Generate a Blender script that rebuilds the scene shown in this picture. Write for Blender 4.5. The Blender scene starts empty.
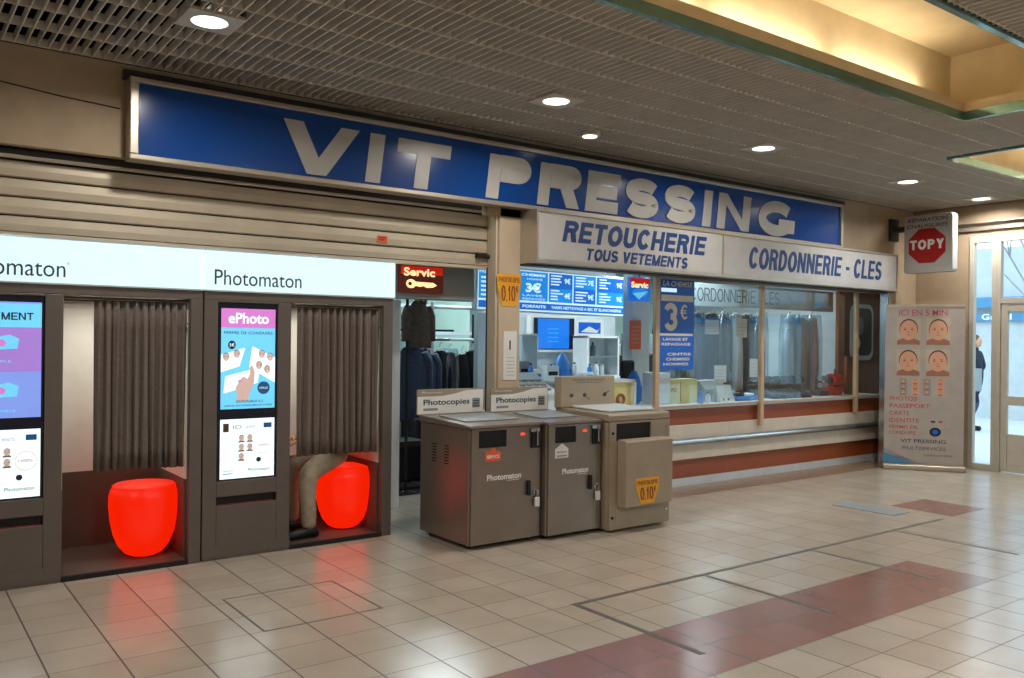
import bpy, bmesh, math, random
from mathutils import Vector, Matrix
random.seed(7)
PI = math.pi
scene = bpy.context.scene
COL = scene.collection

# ------------------------------------------------------------------ camera
def make_camera():
    f, yaw, pitch, roll, h = 853.64, 0.64004, 0.0004, 0.01104, 1.55
    fw = Vector((math.sin(yaw)*math.cos(pitch), math.cos(yaw)*math.cos(pitch), math.sin(pitch)))
    r = Vector((math.cos(yaw), -math.sin(yaw), 0)); u = r.cross(fw)
    r2 = math.cos(roll)*r + math.sin(roll)*u; u2 = -math.sin(roll)*r + math.cos(roll)*u
    cd = bpy.data.cameras.new('camera'); cd.sensor_width = 36; cd.sensor_fit = 'HORIZONTAL'
    cd.lens = f/1024*36; cd.clip_start = 0.05; cd.clip_end = 200
    c = bpy.data.objects.new('camera', cd); COL.objects.link(c)
    m = Matrix((r2, u2, -fw)).transposed().to_4x4(); m.translation = Vector((0, 0, h))
    c.matrix_world = m
    scene.camera = c
make_camera()

# ------------------------------------------------------------------ world, large lights, exposure
w = bpy.data.worlds.new('sky'); scene.world = w; w.use_nodes = True
bg = w.node_tree.nodes['Background']; bg.inputs[0].default_value = (0.70, 0.89, 1.0, 1); bg.inputs[1].default_value = 3.0
scene.view_settings.view_transform = 'Standard'; scene.view_settings.look = 'None'
scene.view_settings.exposure = 0.12; scene.view_settings.gamma = 1.0
scene.view_settings.use_curve_mapping = False
scene.cycles.max_bounces = 8; scene.cycles.diffuse_bounces = 4; scene.cycles.glossy_bounces = 4
scene.cycles.transmission_bounces = 6; scene.cycles.transparent_max_bounces = 12
scene.cycles.sample_clamp_indirect = 4.0; scene.cycles.caustics_reflective = False; scene.cycles.caustics_refractive = False

def area(name, loc, size, power, col=(1, 1, 1), direction=(0, 0, -1), sy=None, shape='RECTANGLE', portal=False, spread=PI):
    l = bpy.data.lights.new(name, 'AREA'); l.energy = power; l.color = col; l.shape = shape
    l.size = size
    if shape in ('RECTANGLE', 'ELLIPSE'): l.size_y = sy if sy else size
    l.spread = spread
    if portal: l.cycles.is_portal = True
    o = bpy.data.objects.new(name, l); COL.objects.link(o); o.location = loc
    o.rotation_euler = Vector(direction).to_track_quat('-Z', 'Y').to_euler()
    return o
area('doorway_portal', (11.25, 1.2, 1.5), 3.0, 1, direction=(-1, 0, 0), sy=8.0, portal=True)
DL = 21.0          # watts of one downlight
HALL = (1.0, 0.86, 0.70)
SHOP = (0.80, 0.95, 1.0)
for q in ((5.3, 8.3), (8.0, 7.2), (10.2, 8.4), (7.6, 9.4)):
    area('shop_panel_light', (q[0], q[1], 2.70), 1.1, 42, SHOP, sy=0.5)

# ------------------------------------------------------------------ materials
MATS = {}
def mat(name, col, rough=0.5, metal=0.0, emit=0.0, ecol=None, var=0.06, scale=6.0, bump=0.0, coat=0.0, spec=0.5):
    if name in MATS: return MATS[name]
    m = bpy.data.materials.new(name); m.use_nodes = True; nt = m.node_tree; b = nt.nodes['Principled BSDF']
    b.inputs['Roughness'].default_value = rough; b.inputs['Metallic'].default_value = metal
    b.inputs['Coat Weight'].default_value = coat; b.inputs['Specular IOR Level'].default_value = spec
    tc = nt.nodes.new('ShaderNodeTexCoord'); n = nt.nodes.new('ShaderNodeTexNoise'); n.inputs['Scale'].default_value = scale
    n.inputs['Detail'].default_value = 4
    nt.links.new(tc.outputs['Object'], n.inputs['Vector'])
    mp = nt.nodes.new('ShaderNodeMapRange'); mp.inputs[1].default_value = 0.3; mp.inputs[2].default_value = 0.7
    mp.inputs[3].default_value = 1-var; mp.inputs[4].default_value = 1+var
    nt.links.new(n.outputs['Fac'], mp.inputs[0])
    vm = nt.nodes.new('ShaderNodeVectorMath'); vm.operation = 'SCALE'; vm.inputs[0].default_value = col[:3]
    nt.links.new(mp.outputs[0], vm.inputs['Scale']); nt.links.new(vm.outputs[0], b.inputs['Base Color'])
    if emit > 0:
        b.inputs['Emission Color'].default_value = (*(ecol or col)[:3], 1); b.inputs['Emission Strength'].default_value = emit
    if bump > 0:
        bp = nt.nodes.new('ShaderNodeBump'); bp.inputs['Strength'].default_value = bump; bp.inputs['Distance'].default_value = 0.01
        nt.links.new(n.outputs['Fac'], bp.inputs['Height']); nt.links.new(bp.outputs[0], b.inputs['Normal'])
    MATS[name] = m; return m
def s(r, g, b):    # sRGB 0..255 to linear
    return tuple(((c/255+0.055)/1.055)**2.4 if c > 10 else c/255/12.92 for c in (r, g, b))
def glassmat(name, tint=(1, 1, 1), ior=1.5, rough=0.0, extra=0.0):
    m = bpy.data.materials.new(name); m.use_nodes = True; nt = m.node_tree; nt.nodes.clear()
    o = nt.nodes.new('ShaderNodeOutputMaterial'); mx = nt.nodes.new('ShaderNodeMixShader')
    t = nt.nodes.new('ShaderNodeBsdfTransparent'); t.inputs[0].default_value = (*tint, 1)
    g = nt.nodes.new('ShaderNodeBsdfGlossy'); g.inputs['Roughness'].default_value = rough
    lw = nt.nodes.new('ShaderNodeLayerWeight'); pw = nt.nodes.new('ShaderNodeMath'); pw.operation = 'POWER'; pw.inputs[1].default_value = 4.0
    nt.links.new(lw.outputs['Facing'], pw.inputs[0]); F0 = ((ior-1)/(ior+1))**2+extra
    ad = nt.nodes.new('ShaderNodeMath'); ad.operation = 'MULTIPLY_ADD'; ad.inputs[1].default_value = 1-F0; ad.inputs[2].default_value = F0; ad.use_clamp = True
    nt.links.new(pw.outputs[0], ad.inputs[0]); nt.links.new(ad.outputs[0], mx.inputs[0])
    nt.links.new(t.outputs[0], mx.inputs[1]); nt.links.new(g.outputs[0], mx.inputs[2]); nt.links.new(mx.outputs[0], o.inputs[0])
    MATS[name] = m; return m
glassmat('shop_glass', (0.93, 0.97, 0.98), 1.75, 0.0, 0.02)
glassmat('door_glass', (0.95, 0.98, 1.0), 1.45)
glassmat('plastic_film', (0.80, 0.90, 0.96), 1.5, 0.25, 0.14)

M = dict(
 wall=('wall_paint', s(178, 158, 132), .75), wall_pale=('pale_wall_paint', s(190, 172, 146), .7),
 slat=('ceiling_slat_paint', s(222, 217, 208), .5), black=('black_matt', s(14, 13, 13), .7), dark=('dark_metal', s(52, 48, 46), .5),
 kiosk=('kiosk_metal', s(106, 98, 92), .42, .35), kiosk_dk=('kiosk_inner_brown', s(84, 74, 66), .5), kiosk_white=('kiosk_inner_white', s(225, 222, 212), .5),
 header=('header_light_panel', s(150, 160, 165), .3, 0, .82, (.70, .97, 1.0)), header_trim=('header_clear_trim', s(200, 215, 220), .15, .3),
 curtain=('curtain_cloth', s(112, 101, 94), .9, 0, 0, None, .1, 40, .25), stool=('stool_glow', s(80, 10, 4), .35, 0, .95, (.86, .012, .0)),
 text=('dark_lettering', s(48, 58, 68), .5), white=('white_paint', s(236, 236, 232), .5), navy=('navy_lettering', s(20, 56, 112), .4),
 blue=('blue_sign_face', s(8, 66, 142), .2, 0, 0, None, .05, 2), signletter=('sign_lettering', s(186, 184, 178), .35), alu=('brushed_aluminium', s(190, 180, 165), .35, .7),
 alu_warm=('shutter_aluminium', s(196, 184, 162), .45, .25, 0, None, .09, 3), boxface=('light_box_face', s(182, 180, 177), .25), steel=('steel', s(180, 185, 188), .22, .9),
 pillar=('pillar_paint', s(196, 176, 150), .55), pillar_lt=('pillar_light_paint', s(206, 190, 166), .5), post=('post_aluminium', s(200, 170, 138), .45, .3),
 mach=('machine_metal', s(142, 130, 119), .30, .55, 0, None, .05, 5), mach_top=('machine_top', s(152, 140, 128), .3, .5), mach3=('machine_beige', s(158, 144, 122), .4, .15),
 mach3b=('machine_beige_light', s(166, 150, 128), .4, .1), lam=('red_brown_laminate', s(144, 72, 40), .28, 0, 0, None, .06, 3), lamw=('pale_laminate', s(205, 196, 182), .35),
 worktop=('worktop', s(214, 224, 226), .3), orange=('orange_sticker', s(226, 96, 50), .5), yellow=('yellow_sticker', s(236, 168, 40), .5), darkred=('dark_red_ink', s(120, 22, 20), .5),
 topy=('topy_red', s(165, 22, 24), .35), ban=('banner_print', s(166, 158, 153), .6), red_ink=('red_ink', s(178, 70, 64), .6), skin=('print_skin', s(206, 164, 138), .6),
 hair=('print_hair', s(88, 60, 44), .7), shirt=('print_shirt', s(150, 104, 84), .7), denim=('denim_cloth', s(56, 72, 98), .9, 0, 0, None, .2, 30), dnavy=('navy_cloth', s(24, 30, 50), .9, 0, 0, None, .2, 20),
 blackcloth=('black_cloth', s(22, 24, 30), .9, 0, 0, None, .2, 20), browncloth=('brown_cloth', s(92, 80, 74), .9, 0, 0, None, .2, 20), skyblue=('blue_plastic', s(40, 120, 200), .4),
 greenwall=('shop_green_wall', s(170, 196, 186), .7), shopwhite=('shop_white', s(216, 226, 228), .6), wood=('wood_panel', s(150, 78, 44), .5, 0, 0, None, .15, 8),
 cream=('cove_cream', s(226, 208, 174), .7), covetrim=('cove_glass_trim', s(118, 160, 160), .14, .6), tube=('cove_tube', (1, .9, .7), .5, 0, 4.0, (1.0, .88, .60)),
 lamp=('lamp_disc', (1, 1, 1), .3, 0, 3.0, (1.0, .95, .86)), plate=('lamp_plate', s(210, 202, 190), .4, .3),
 frame=('door_frame', s(186, 180, 168), .5), skin3=('skin', s(205, 155, 128), .55), trousers=('beige_trousers', s(160, 147, 128), .9, 0, 0, None, .12, 25), shoe=('black_shoe', s(14, 14, 16), .4),
 tape=('dark_floor_strip', s(98, 92, 84), .5), strip=('stone_threshold', s(140, 116, 92), .35, 0, 0, None, .12, 10), facade=('facade', s(182, 188, 190), .8), bluef=('blue_fascia', s(70, 130, 170), .5),
 pave=('pavement', s(190, 194, 194), .7), bark=('bark', s(150, 150, 150), .9),
 c_cyan=('poster_cyan_backlit', s(110, 205, 245), .3, 0, .62, s(110, 205, 245)), c_mag=('poster_magenta_backlit', s(200, 120, 200), .3, 0, .6, s(205, 120, 200)),
 c_pur=('poster_purple_backlit', s(150, 120, 205), .3, 0, .6, s(165, 125, 210)), c_blu=('poster_blue_backlit', s(120, 150, 230), .3, 0, .62, s(130, 155, 235)),
 c_wht=('poster_white_backlit', s(225, 245, 250), .3, 0, .78, s(232, 250, 255)), c_ink=('poster_ink', s(40, 50, 80), .4), c_ink2=('poster_navy_backlit', s(30, 80, 130), .4, 0, .3, s(30, 90, 150)),
 c_skin=('poster_skin_backlit', s(215, 185, 175), .4, 0, .4, s(215, 185, 175)), scr_dk=('screen_black', s(18, 26, 46), .15),
 m_blue=('menu_blue_backlit', s(30, 140, 215), .3, 0, .75, s(25, 130, 215)), m_blue2=('menu_deep_blue_backlit', s(20, 100, 190), .3, 0, .7, s(20, 100, 195)), m_wht=('menu_white_backlit', s(220, 240, 250), .3, 0, .75, s(200, 238, 252)),
 scr_blue=('monitor_blue', s(20, 100, 190), .2, 0, .7, s(20, 100, 190)), n_red=('neon_red', s(220, 50, 20), .3, 0, .6, s(190, 30, 12)), n_yel=('neon_yellow', s(255, 230, 160), .3, 0, 1.0, s(255, 225, 165)), n_brown=('neon_back', s(60, 24, 16), .3, 0, .25, s(120, 30, 14)),
 p_blue=('poster_blue', s(10, 96, 205), .35, 0, 0), paper=('paper', s(226, 226, 220), .7), yellowlit=('yellow_display', s(236, 222, 150), .4), red=('red_plastic', s(200, 30, 20), .35), grey=('grey_paint', s(140, 146, 148), .5),
 dkfloor=('dark', s(60, 60, 60), .5), led=('red_led', s(200, 60, 40), .3, 0, .9, (1, .08, .04)), rubber=('rubber', s(20, 20, 20), .8),
 kickalu=('kick_aluminium', s(206, 212, 216), .3, .2), photo_bg=('print_photo_ground', s(182, 166, 150), .6),
 brick=('brick', s(150, 80, 60), .9),
)
def mt(k):
    if k in MATS: return MATS[k]
    d = M[k]; m = mat(*d); MATS[k] = m; return m

def floor_material():
    m = bpy.data.materials.new('floor_tiles'); m.use_nodes = True; nt = m.node_tree; N = nt.nodes; L = nt.links; b = N['Principled BSDF']
    def math_(op, a, c=None, clamp=False):
        n = N.new('ShaderNodeMath'); n.operation = op; n.use_clamp = clamp
        for i, v in enumerate((a, c)):
            if v is None: continue
            if isinstance(v, (int, float)): n.inputs[i].default_value = v
            else: L.new(v, n.inputs[i])
        return n.outputs[0]
    geo = N.new('ShaderNodeNewGeometry'); sp = N.new('ShaderNodeSeparateXYZ'); L.new(geo.outputs['Position'], sp.inputs[0])
    X, Y = sp.outputs[0], sp.outputs[1]
    TW, TH, X0, Y0 = 0.310759, 0.294245, 0.63976, 4.37290
    u = math_('DIVIDE', math_('SUBTRACT', X, X0), TW); v = math_('DIVIDE', math_('SUBTRACT', Y, Y0), TH)
    iu = math_('FLOOR', u); iv = math_('FLOOR', v); fu = math_('FRACT', u); fv = math_('FRACT', v)
    du = math_('MINIMUM', fu, math_('SUBTRACT', 1.0, fu)); dv = math_('MINIMUM', fv, math_('SUBTRACT', 1.0, fv))
    gu = math_('LESS_THAN', du, 0.0125); gv = math_('LESS_THAN', dv, 0.0125)
    cv = N.new('ShaderNodeCombineXYZ'); L.new(iu, cv.inputs[0]); L.new(iv, cv.inputs[1])
    wn = N.new('ShaderNodeTexWhiteNoise'); wn.noise_dimensions = '3D'; L.new(cv.outputs[0], wn.inputs['Vector'])
    def rect(x0, x1, y0, y1):
        r = math_('MULTIPLY', math_('GREATER_THAN', X, x0), math_('LESS_THAN', X, x1))
        r = math_('MULTIPLY', r, math_('GREATER_THAN', Y, y0)); return math_('MULTIPLY', r, math_('LESS_THAN', Y, y1))
    redm = math_('MAXIMUM', rect(-20, X0+17*TW, Y0-6*TH, Y0-4*TH), rect(X0+23*TW, X0+25*TW, Y0-2*TH, Y0))
    def mix(f, a, c):
        n = N.new('ShaderNodeMix'); n.data_type = 'RGBA'
        L.new(f, n.inputs[0]) if not isinstance(f, float) else None
        for i, v_ in ((6, a), (7, c)):
            if isinstance(v_, tuple): n.inputs[i].default_value = (*v_, 1)
            else: L.new(v_, n.inputs[i])
        return n.outputs[2]
    beige = mix(wn.outputs['Value'], s(182, 168, 149), s(190, 177, 160))
    redc = mix(wn.outputs['Value'], s(142, 96, 82), s(150, 104, 90))
    c = mix(redm, beige, redc)
    nz = N.new('ShaderNodeTexNoise'); nz.inputs['Scale'].default_value = 3.0; nz.inputs['Detail'].default_value = 6; L.new(geo.outputs['Position'], nz.inputs['Vector'])
    mr = N.new('ShaderNodeMapRange'); mr.inputs[1].default_value = .3; mr.inputs[2].default_value = .7; mr.inputs[3].default_value = .92; mr.inputs[4].default_value = 1.06; L.new(nz.outputs['Fac'], mr.inputs[0])
    vm = N.new('ShaderNodeVectorMath'); vm.operation = 'SCALE'; L.new(c, vm.inputs[0]); L.new(mr.outputs[0], vm.inputs['Scale'])
    c = mix(math_('MULTIPLY', gv, 0.9), vm.outputs[0], s(96, 84, 74))
    c = mix(gu, c, s(66, 56, 50))
    inside = math_('GREATER_THAN', Y, 7.36)
    c = mix(inside, c, s(58, 55, 54))
    L.new(c, b.inputs['Base Color'])
    g = math_('MAXIMUM', gu, gv)
    n2 = N.new('ShaderNodeTexNoise'); n2.inputs['Scale'].default_value = 1.6; n2.inputs['Detail'].default_value = 3; L.new(geo.outputs['Position'], n2.inputs['Vector'])
    r = N.new('ShaderNodeMapRange'); r.inputs[3].default_value = .18; r.inputs[4].default_value = .30; L.new(n2.outputs['Fac'], r.inputs[0])
    L.new(math_('ADD', r.outputs[0], math_('MULTIPLY', g, .4)), b.inputs['Roughness'])
    b.inputs['Specular IOR Level'].default_value = 0.8; b.inputs['Coat Weight'].default_value = .35; b.inputs['Coat Roughness'].default_value = .2
    bp = N.new('ShaderNodeBump'); bp.inputs['Strength'].default_value = .35; bp.inputs['Distance'].default_value = .002
    L.new(math_('SUBTRACT', 1.0, g), bp.inputs['Height']); L.new(bp.outputs[0], b.inputs['Normal'])
    return m

# ------------------------------------------------------------------ geometry helpers
class Pl:
    def __init__(s_, O, U, V=(0, 0, 1), N=None):
        s_.O, s_.U, s_.V = Vector(O), Vector(U).normalized(), Vector(V).normalized(); s_.N = s_.U.cross(s_.V) if N is None else Vector(N)
    def __call__(s_, u, v, n=0): return s_.O + s_.U*u + s_.V*v + s_.N*n
def front(y): return Pl((0, y, 0), (1, 0, 0))
class MB:
    def __init__(s_, m='white'): s_.v = []; s_.f = []; s_.m = []; s_.mats = []; s_.cur = m
    def mi(s_, m):
        m = m or s_.cur
        if m not in s_.mats: s_.mats.append(m)
        return s_.mats.index(m)
    def add(s_, vs, fs, m=None):
        n = len(s_.v); s_.v += [Vector(p) for p in vs]; k = s_.mi(m)
        for f in fs: s_.f.append([n+i for i in f]); s_.m.append(k)
        return s_
    def box(s_, x0, x1, y0, y1, z0, z1, m=None):
        return s_.hexa([(x0, y0), (x1, y0), (x1, y1), (x0, y1)], z0, z1, m)
    def hexa(s_, q, z0, z1, m=None):
        n = len(q); vs = [(x, y, z0) for x, y in q]+[(x, y, z1) for x, y in q]
        return s_.add(vs, [list(range(n))[::-1], list(range(n, 2*n))]+[[i, (i+1) % n, n+(i+1) % n, n+i] for i in range(n)], m)
    def pbox(s_, P, u0, u1, v0, v1, n0, n1, m=None):
        vs = [P(u, v, n) for n in (n0, n1) for u, v in ((u0, v0), (u1, v0), (u1, v1), (u0, v1))]
        return s_.add(vs, [[3, 2, 1, 0], [4, 5, 6, 7], [0, 1, 5, 4], [1, 2, 6, 5], [2, 3, 7, 6], [3, 0, 4, 7]], m)
    def prism(s_, P, pts, n0, n1, m=None):
        n = len(pts); vs = [P(u, v, n0) for u, v in pts]+[P(u, v, n1) for u, v in pts]
        return s_.add(vs, [list(range(n))[::-1], list(range(n, 2*n))]+[[i, (i+1) % n, n+(i+1) % n, n+i] for i in range(n)], m)
    def quad(s_, P, u0, u1, v0, v1, n=0, m=None): return s_.add([P(u0, v0, n), P(u1, v0, n), P(u1, v1, n), P(u0, v1, n)], [[0, 1, 2, 3]], m)
    def poly(s_, P, pts, n=0, m=None): return s_.add([P(a, b, n) for a, b in pts], [list(range(len(pts)))], m)
    def ell(s_, P, cu, cv, ru, rv, n=0, m=None, seg=20, a0=0, a1=2*PI):
        k = seg if a1-a0 >= 2*PI-1e-6 else seg+1
        return s_.poly(P, [(cu+ru*math.cos(a0+(a1-a0)*i/seg), cv+rv*math.sin(a0+(a1-a0)*i/seg)) for i in range(k)], n, m)
    def disc(s_, P, cu, cv, r, n0, n1, m=None, seg=24): return s_.prism(P, [(cu+r*math.cos(2*PI*i/seg), cv+r*math.sin(2*PI*i/seg)) for i in range(seg)], n0, n1, m)
    def tube(s_, pts, r, seg=10, m=None, caps=True):
        pts = [Vector(p) for p in pts]; rs = r if isinstance(r, (list, tuple)) else [r]*len(pts); vs = []; fs = []
        for i, p in enumerate(pts):
            t = (pts[min(i+1, len(pts)-1)]-pts[max(i-1, 0)]).normalized()
            a = t.orthogonal().normalized() if i == 0 else (a - t*a.dot(t)).normalized()
            b = t.cross(a)
            vs += [p+rs[i]*(a*math.cos(2*PI*k/seg)+b*math.sin(2*PI*k/seg)) for k in range(seg)]
        for i in range(len(pts)-1):
            for k in range(seg): fs.append([i*seg+k, i*seg+(k+1) % seg, (i+1)*seg+(k+1) % seg, (i+1)*seg+k])
        if caps: fs += [list(range(seg))[::-1], [(len(pts)-1)*seg+k for k in range(seg)]]
        return s_.add(vs, fs, m)
    def lathe(s_, cx, cy, prof, seg=32, m=None, sx=1, sy=1):
        vs = []; fs = []
        for r, z in prof: vs += [(cx+sx*r*math.cos(2*PI*k/seg), cy+sy*r*math.sin(2*PI*k/seg), z) for k in range(seg)]
        for i in range(len(prof)-1):
            for k in range(seg): fs.append([i*seg+k, i*seg+(k+1) % seg, (i+1)*seg+(k+1) % seg, (i+1)*seg+k])
        fs += [list(range(seg))[::-1], [(len(prof)-1)*seg+k for k in range(seg)]]
        return s_.add(vs, fs, m)
    def text(s_, P, t, u0, u1, v0, v1, n=0.001, ext=0.0, bold=0.0, ital=0.0, m=None):
        vs, fs = text_geo(t, bold, ext > 0)
        xs = [p[0]+ital*p[1] for p in vs]; ys = [p[1] for p in vs]; a, b, c, d = min(xs), max(xs), min(ys), max(ys)
        out = [P(u0+(x-a)/(b-a)*(u1-u0), v0+(p[1]-c)/max(d-c, 1e-6)*(v1-v0), n+(ext if p[2] > 0 else 0)) for x, p in zip(xs, vs)]
        return s_.add(out, fs, m)
    def build(s_, name, parent=None, bevel=0.0, smooth=False, loc=None, sub=0):
        me = bpy.data.meshes.new(name)
        off = Vector(loc) if loc else Vector((0, 0, 0)); base = off.copy(); p = parent
        while p is not None: base += p.location; p = p.parent
        me.from_pydata([tuple(v-base) for v in s_.v], [], s_.f)
        for k in s_.mats: me.materials.append(mt(k))
        me.polygons.foreach_set('material_index', s_.m); me.update()
        o = bpy.data.objects.new(name, me); COL.objects.link(o); o.location = off
        if parent: o.parent = parent
        if bevel:
            b = o.modifiers.new('bevel', 'BEVEL'); b.width = bevel; b.segments = 2; b.limit_method = 'ANGLE'
        if sub:
            b = o.modifiers.new('sub', 'SUBSURF'); b.levels = sub; b.render_levels = sub
        if smooth: me.polygons.foreach_set('use_smooth', [True]*len(me.polygons))
        return o
def glyph(ch, W, H, T):
    """heavy sans capital as quads/polygons in a W x H box, stroke T"""
    out = []
    def R_(a, b, c, d): out.append([(a, c), (b, c), (b, d), (a, d)])
    def G_(xa, xb, ya, yb, t): out.append([(xa, ya), (xa+t, ya), (xb+t, yb), (xb, yb)])
    def rib(pts, t=T):
        n = len(pts); L = []; Rr = []
        for i, p in enumerate(pts):
            a = Vector(pts[max(i-1, 0)]); b = Vector(pts[min(i+1, n-1)]); d = (b-a).normalized(); nn = Vector((-d.y, d.x)); L.append(Vector(p)+nn*t/2); Rr.append(Vector(p)-nn*t/2)
        for i in range(n-1): out.append([tuple(Rr[i]), tuple(Rr[i+1]), tuple(L[i+1]), tuple(L[i])])
    def arc(cx, cy, rx, ry, a0, a1, n=12): return [(cx+rx*math.cos(math.radians(a0+(a1-a0)*i/n)), cy+ry*math.sin(math.radians(a0+(a1-a0)*i/n))) for i in range(n+1)]
    h = T*.86; D = T*1.18
    if ch == 'I': R_(W/2-T/2, W/2+T/2, 0, H)
    elif ch == 'T': R_(0, W, H-h, H); R_(W/2-T/2, W/2+T/2, 0, H-h)
    elif ch == 'L': R_(0, T, 0, H); R_(T, W, 0, h)
    elif ch == 'E': R_(0, T, 0, H); R_(T, W, 0, h); R_(T, W*.94, H/2-h/2, H/2+h/2); R_(T, W, H-h, H)
    elif ch == 'H': R_(0, T, 0, H); R_(W-T, W, 0, H); R_(T, W-T, H/2-h/2, H/2+h/2)
    elif ch == 'V': G_(W/2-D/2, 0, 0, H, D); G_(W/2-D/2, W-D, 0, H, D)
    elif ch == 'A': G_(0, W/2-D/2, 0, H, D); G_(W-D, W/2-D/2, 0, H, D); R_(W*.25, W*.75, H*.2, H*.2+h*.9)
    elif ch == 'Y': G_(W/2-T/2, 0, H*.42, H, D); G_(W/2-T/2-(D-T), W-D, H*.42, H, D); R_(W/2-T/2, W/2+T/2, 0, H*.45)
    elif ch == 'N': R_(0, T, 0, H); R_(W-T, W, 0, H); G_(W-T-.0, .0, 0, H, T)
    elif ch == 'M': R_(0, T, 0, H); R_(W-T, W, 0, H); G_(W/2-T/2, 0, 0, H, T); G_(W/2-T/2, W-T, 0, H, T)
    elif ch == 'Z': R_(0, W, 0, h); R_(0, W, H-h, H); G_(0, W-D, h, H-h, D)
    elif ch == '-': R_(0, W, H*.36, H*.36+h)
    elif ch == ',': R_(0, T, 0, T); G_(0, T*.4, -T*.6, 0, T*.5)
    elif ch == 'P' or ch == 'R':
        R_(0, T, 0, H); c = H*.70 if ch == 'P' else H*.72; ry = (H-h/2)-c; rx = min(W*.42, ry*1.5)
        rib([(T, H-h/2)]+arc(W-T/2-rx, c, rx, ry, 90, -90)+[(T, c-ry)], h*1.05)
        if ch == 'R': G_(W-D*1.02, W*.44, 0, c-ry, D)
    elif ch == 'D': R_(0, T, 0, H); rx = W*.48; rib([(T, H-h/2)]+arc(W-T/2-rx, H/2, rx, H/2-h/2, 90, -90, 16)+[(T, h/2)])
    elif ch in 'O0': rib(arc(W/2, H/2, W/2-T/2, H/2-h/2, 0, 360, 28)+[arc(W/2, H/2, W/2-T/2, H/2-h/2, 0, 360, 28)[1]])
    elif ch == 'C': rib(arc(W/2, H/2, W/2-T/2, H/2-h/2, 38, 322, 24))
    elif ch == 'G': rib(arc(W/2, H/2, W/2-T/2, H/2-h/2, 40, 330, 24)); R_(W-T, W, H*.10, H*.50); R_(W*.55, W, H*.50-h*.9, H*.50)
    elif ch == 'U': R_(0, T, W*.42, H); R_(W-T, W, W*.42, H); rib(arc(W/2, W*.42, W/2-T/2, W*.42-h/2, 180, 360, 14))
    elif ch == 'S': r = (H-h)/4; rib(arc(W/2, H-h/2-r, W/2-T/2, r, 22, 270, 16)+arc(W/2, h/2+r, W/2-T/2, r, 90, -158, 16)[1:], (T+h)/2)
    elif ch == '3': r = (H-h)/4; rib(arc(W/2, H-h/2-r, W/2-T/2, r, 165, -90, 14)); rib(arc(W/2, h/2+r*1.05, W/2-T/2, r*1.05, 90, -165, 14))
    elif ch == '1': R_(W/2-T/4, W/2+T*.75, 0, H); G_(0, W/2-T/4, H*.68, H*.88, T*.9)
    elif ch == '€': rib(arc(W*.56, H/2, W*.44-T/2, H/2-h/2, 45, 315, 20)); R_(0, W*.72, H*.55, H*.55+h*.6); R_(0, W*.72, H*.38, H*.38+h*.6)
    return out
GW = dict(I=.30, T=.80, L=.74, E=.78, H=.86, V=.92, A=.92, Y=.88, N=.88, M=1.02, P=.80, R=.86, D=.86, O=.94, C=.88, G=.92, U=.84, S=.82, Z=.8)
GW.update({'-': .42, ' ': .34, '0': .78, '1': .5, '3': .76, '€': .8, ',': .25})
def btext(mb, P, t, u0, u1, v0, v1, n, ext, m, stroke=.24, ital=0.0, gap=.13):
    H = v1-v0; adv = []; x = 0
    for ch in t: adv.append(x); x += (GW.get(ch, .8)+gap)
    tot = x-gap+ital; k = (u1-u0)/tot
    for ch, a in zip(t, adv):
        if ch == ' ': continue
        W = GW.get(ch, .8)*k; T = stroke*k if ch != ',' else stroke*k
        for qi, q in enumerate(glyph(ch, W, H, min(T, H*.32) if stroke < .3 else T)):
            pts = [(u0+a*k+px+ital*k*py/H, v0+py) for px, py in q]
            ar = sum(pts[i][0]*pts[(i+1) % len(pts)][1]-pts[(i+1) % len(pts)][0]*pts[i][1] for i in range(len(pts)))
            if ar < 0: pts = pts[::-1]
            mb.prism(P, pts, n, n+ext+.0002*qi, m) if ext else mb.poly(P, pts, n+.0002*qi, m)
    return mb
_tc = {}
def text_geo(t, bold, ext):
    k = (t, bold, ext)
    if k not in _tc:
        cu = bpy.data.curves.new('t', 'FONT'); cu.body = t; cu.size = 1; cu.resolution_u = 4; cu.offset = bold; cu.extrude = 0.5 if ext else 0
        o = bpy.data.objects.new('t', cu); COL.objects.link(o); dg = bpy.context.evaluated_depsgraph_get(); dg.update()
        me = bpy.data.meshes.new_from_object(o.evaluated_get(dg))
        _tc[k] = ([tuple(v.co) for v in me.vertices], [list(p.vertices) for p in me.polygons])
        bpy.data.objects.remove(o); bpy.data.curves.remove(cu); bpy.data.meshes.remove(me)
    return _tc[k]
def tag(o, label, cat, group=None, kind=None):
    o['label'] = label; o['category'] = cat
    if group: o['group'] = group
    if kind: o['kind'] = kind
    return o
def empty(name, loc, label, cat, group=None):
    o = bpy.data.objects.new(name, None); COL.objects.link(o); o.location = loc; o.empty_display_size = .1
    return tag(o, label, cat, group)
def struct(mb, name, **k):
    o = mb.build(name, **k); o['kind'] = 'structure'; return o
def sweep_tubes(segs, m):   # list of (points, radius)
    mb = MB(m)
    for pts, r in segs: mb.tube(pts, r)
    return mb

# ================================================================== SETTING
CZ = 3.29
fl = MB('white'); fl.add([(-5, -5.5, 0), (11.1, -5.5, 0), (11.1, 5.9, 0), (12.2, 5.9, 0), (12.2, 10.7, 0), (-5, 10.7, 0)], [[0, 1, 2, 3, 4, 5]])
o = struct(fl, 'floor'); o.data.materials.clear(); o.data.materials.append(floor_material())

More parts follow.
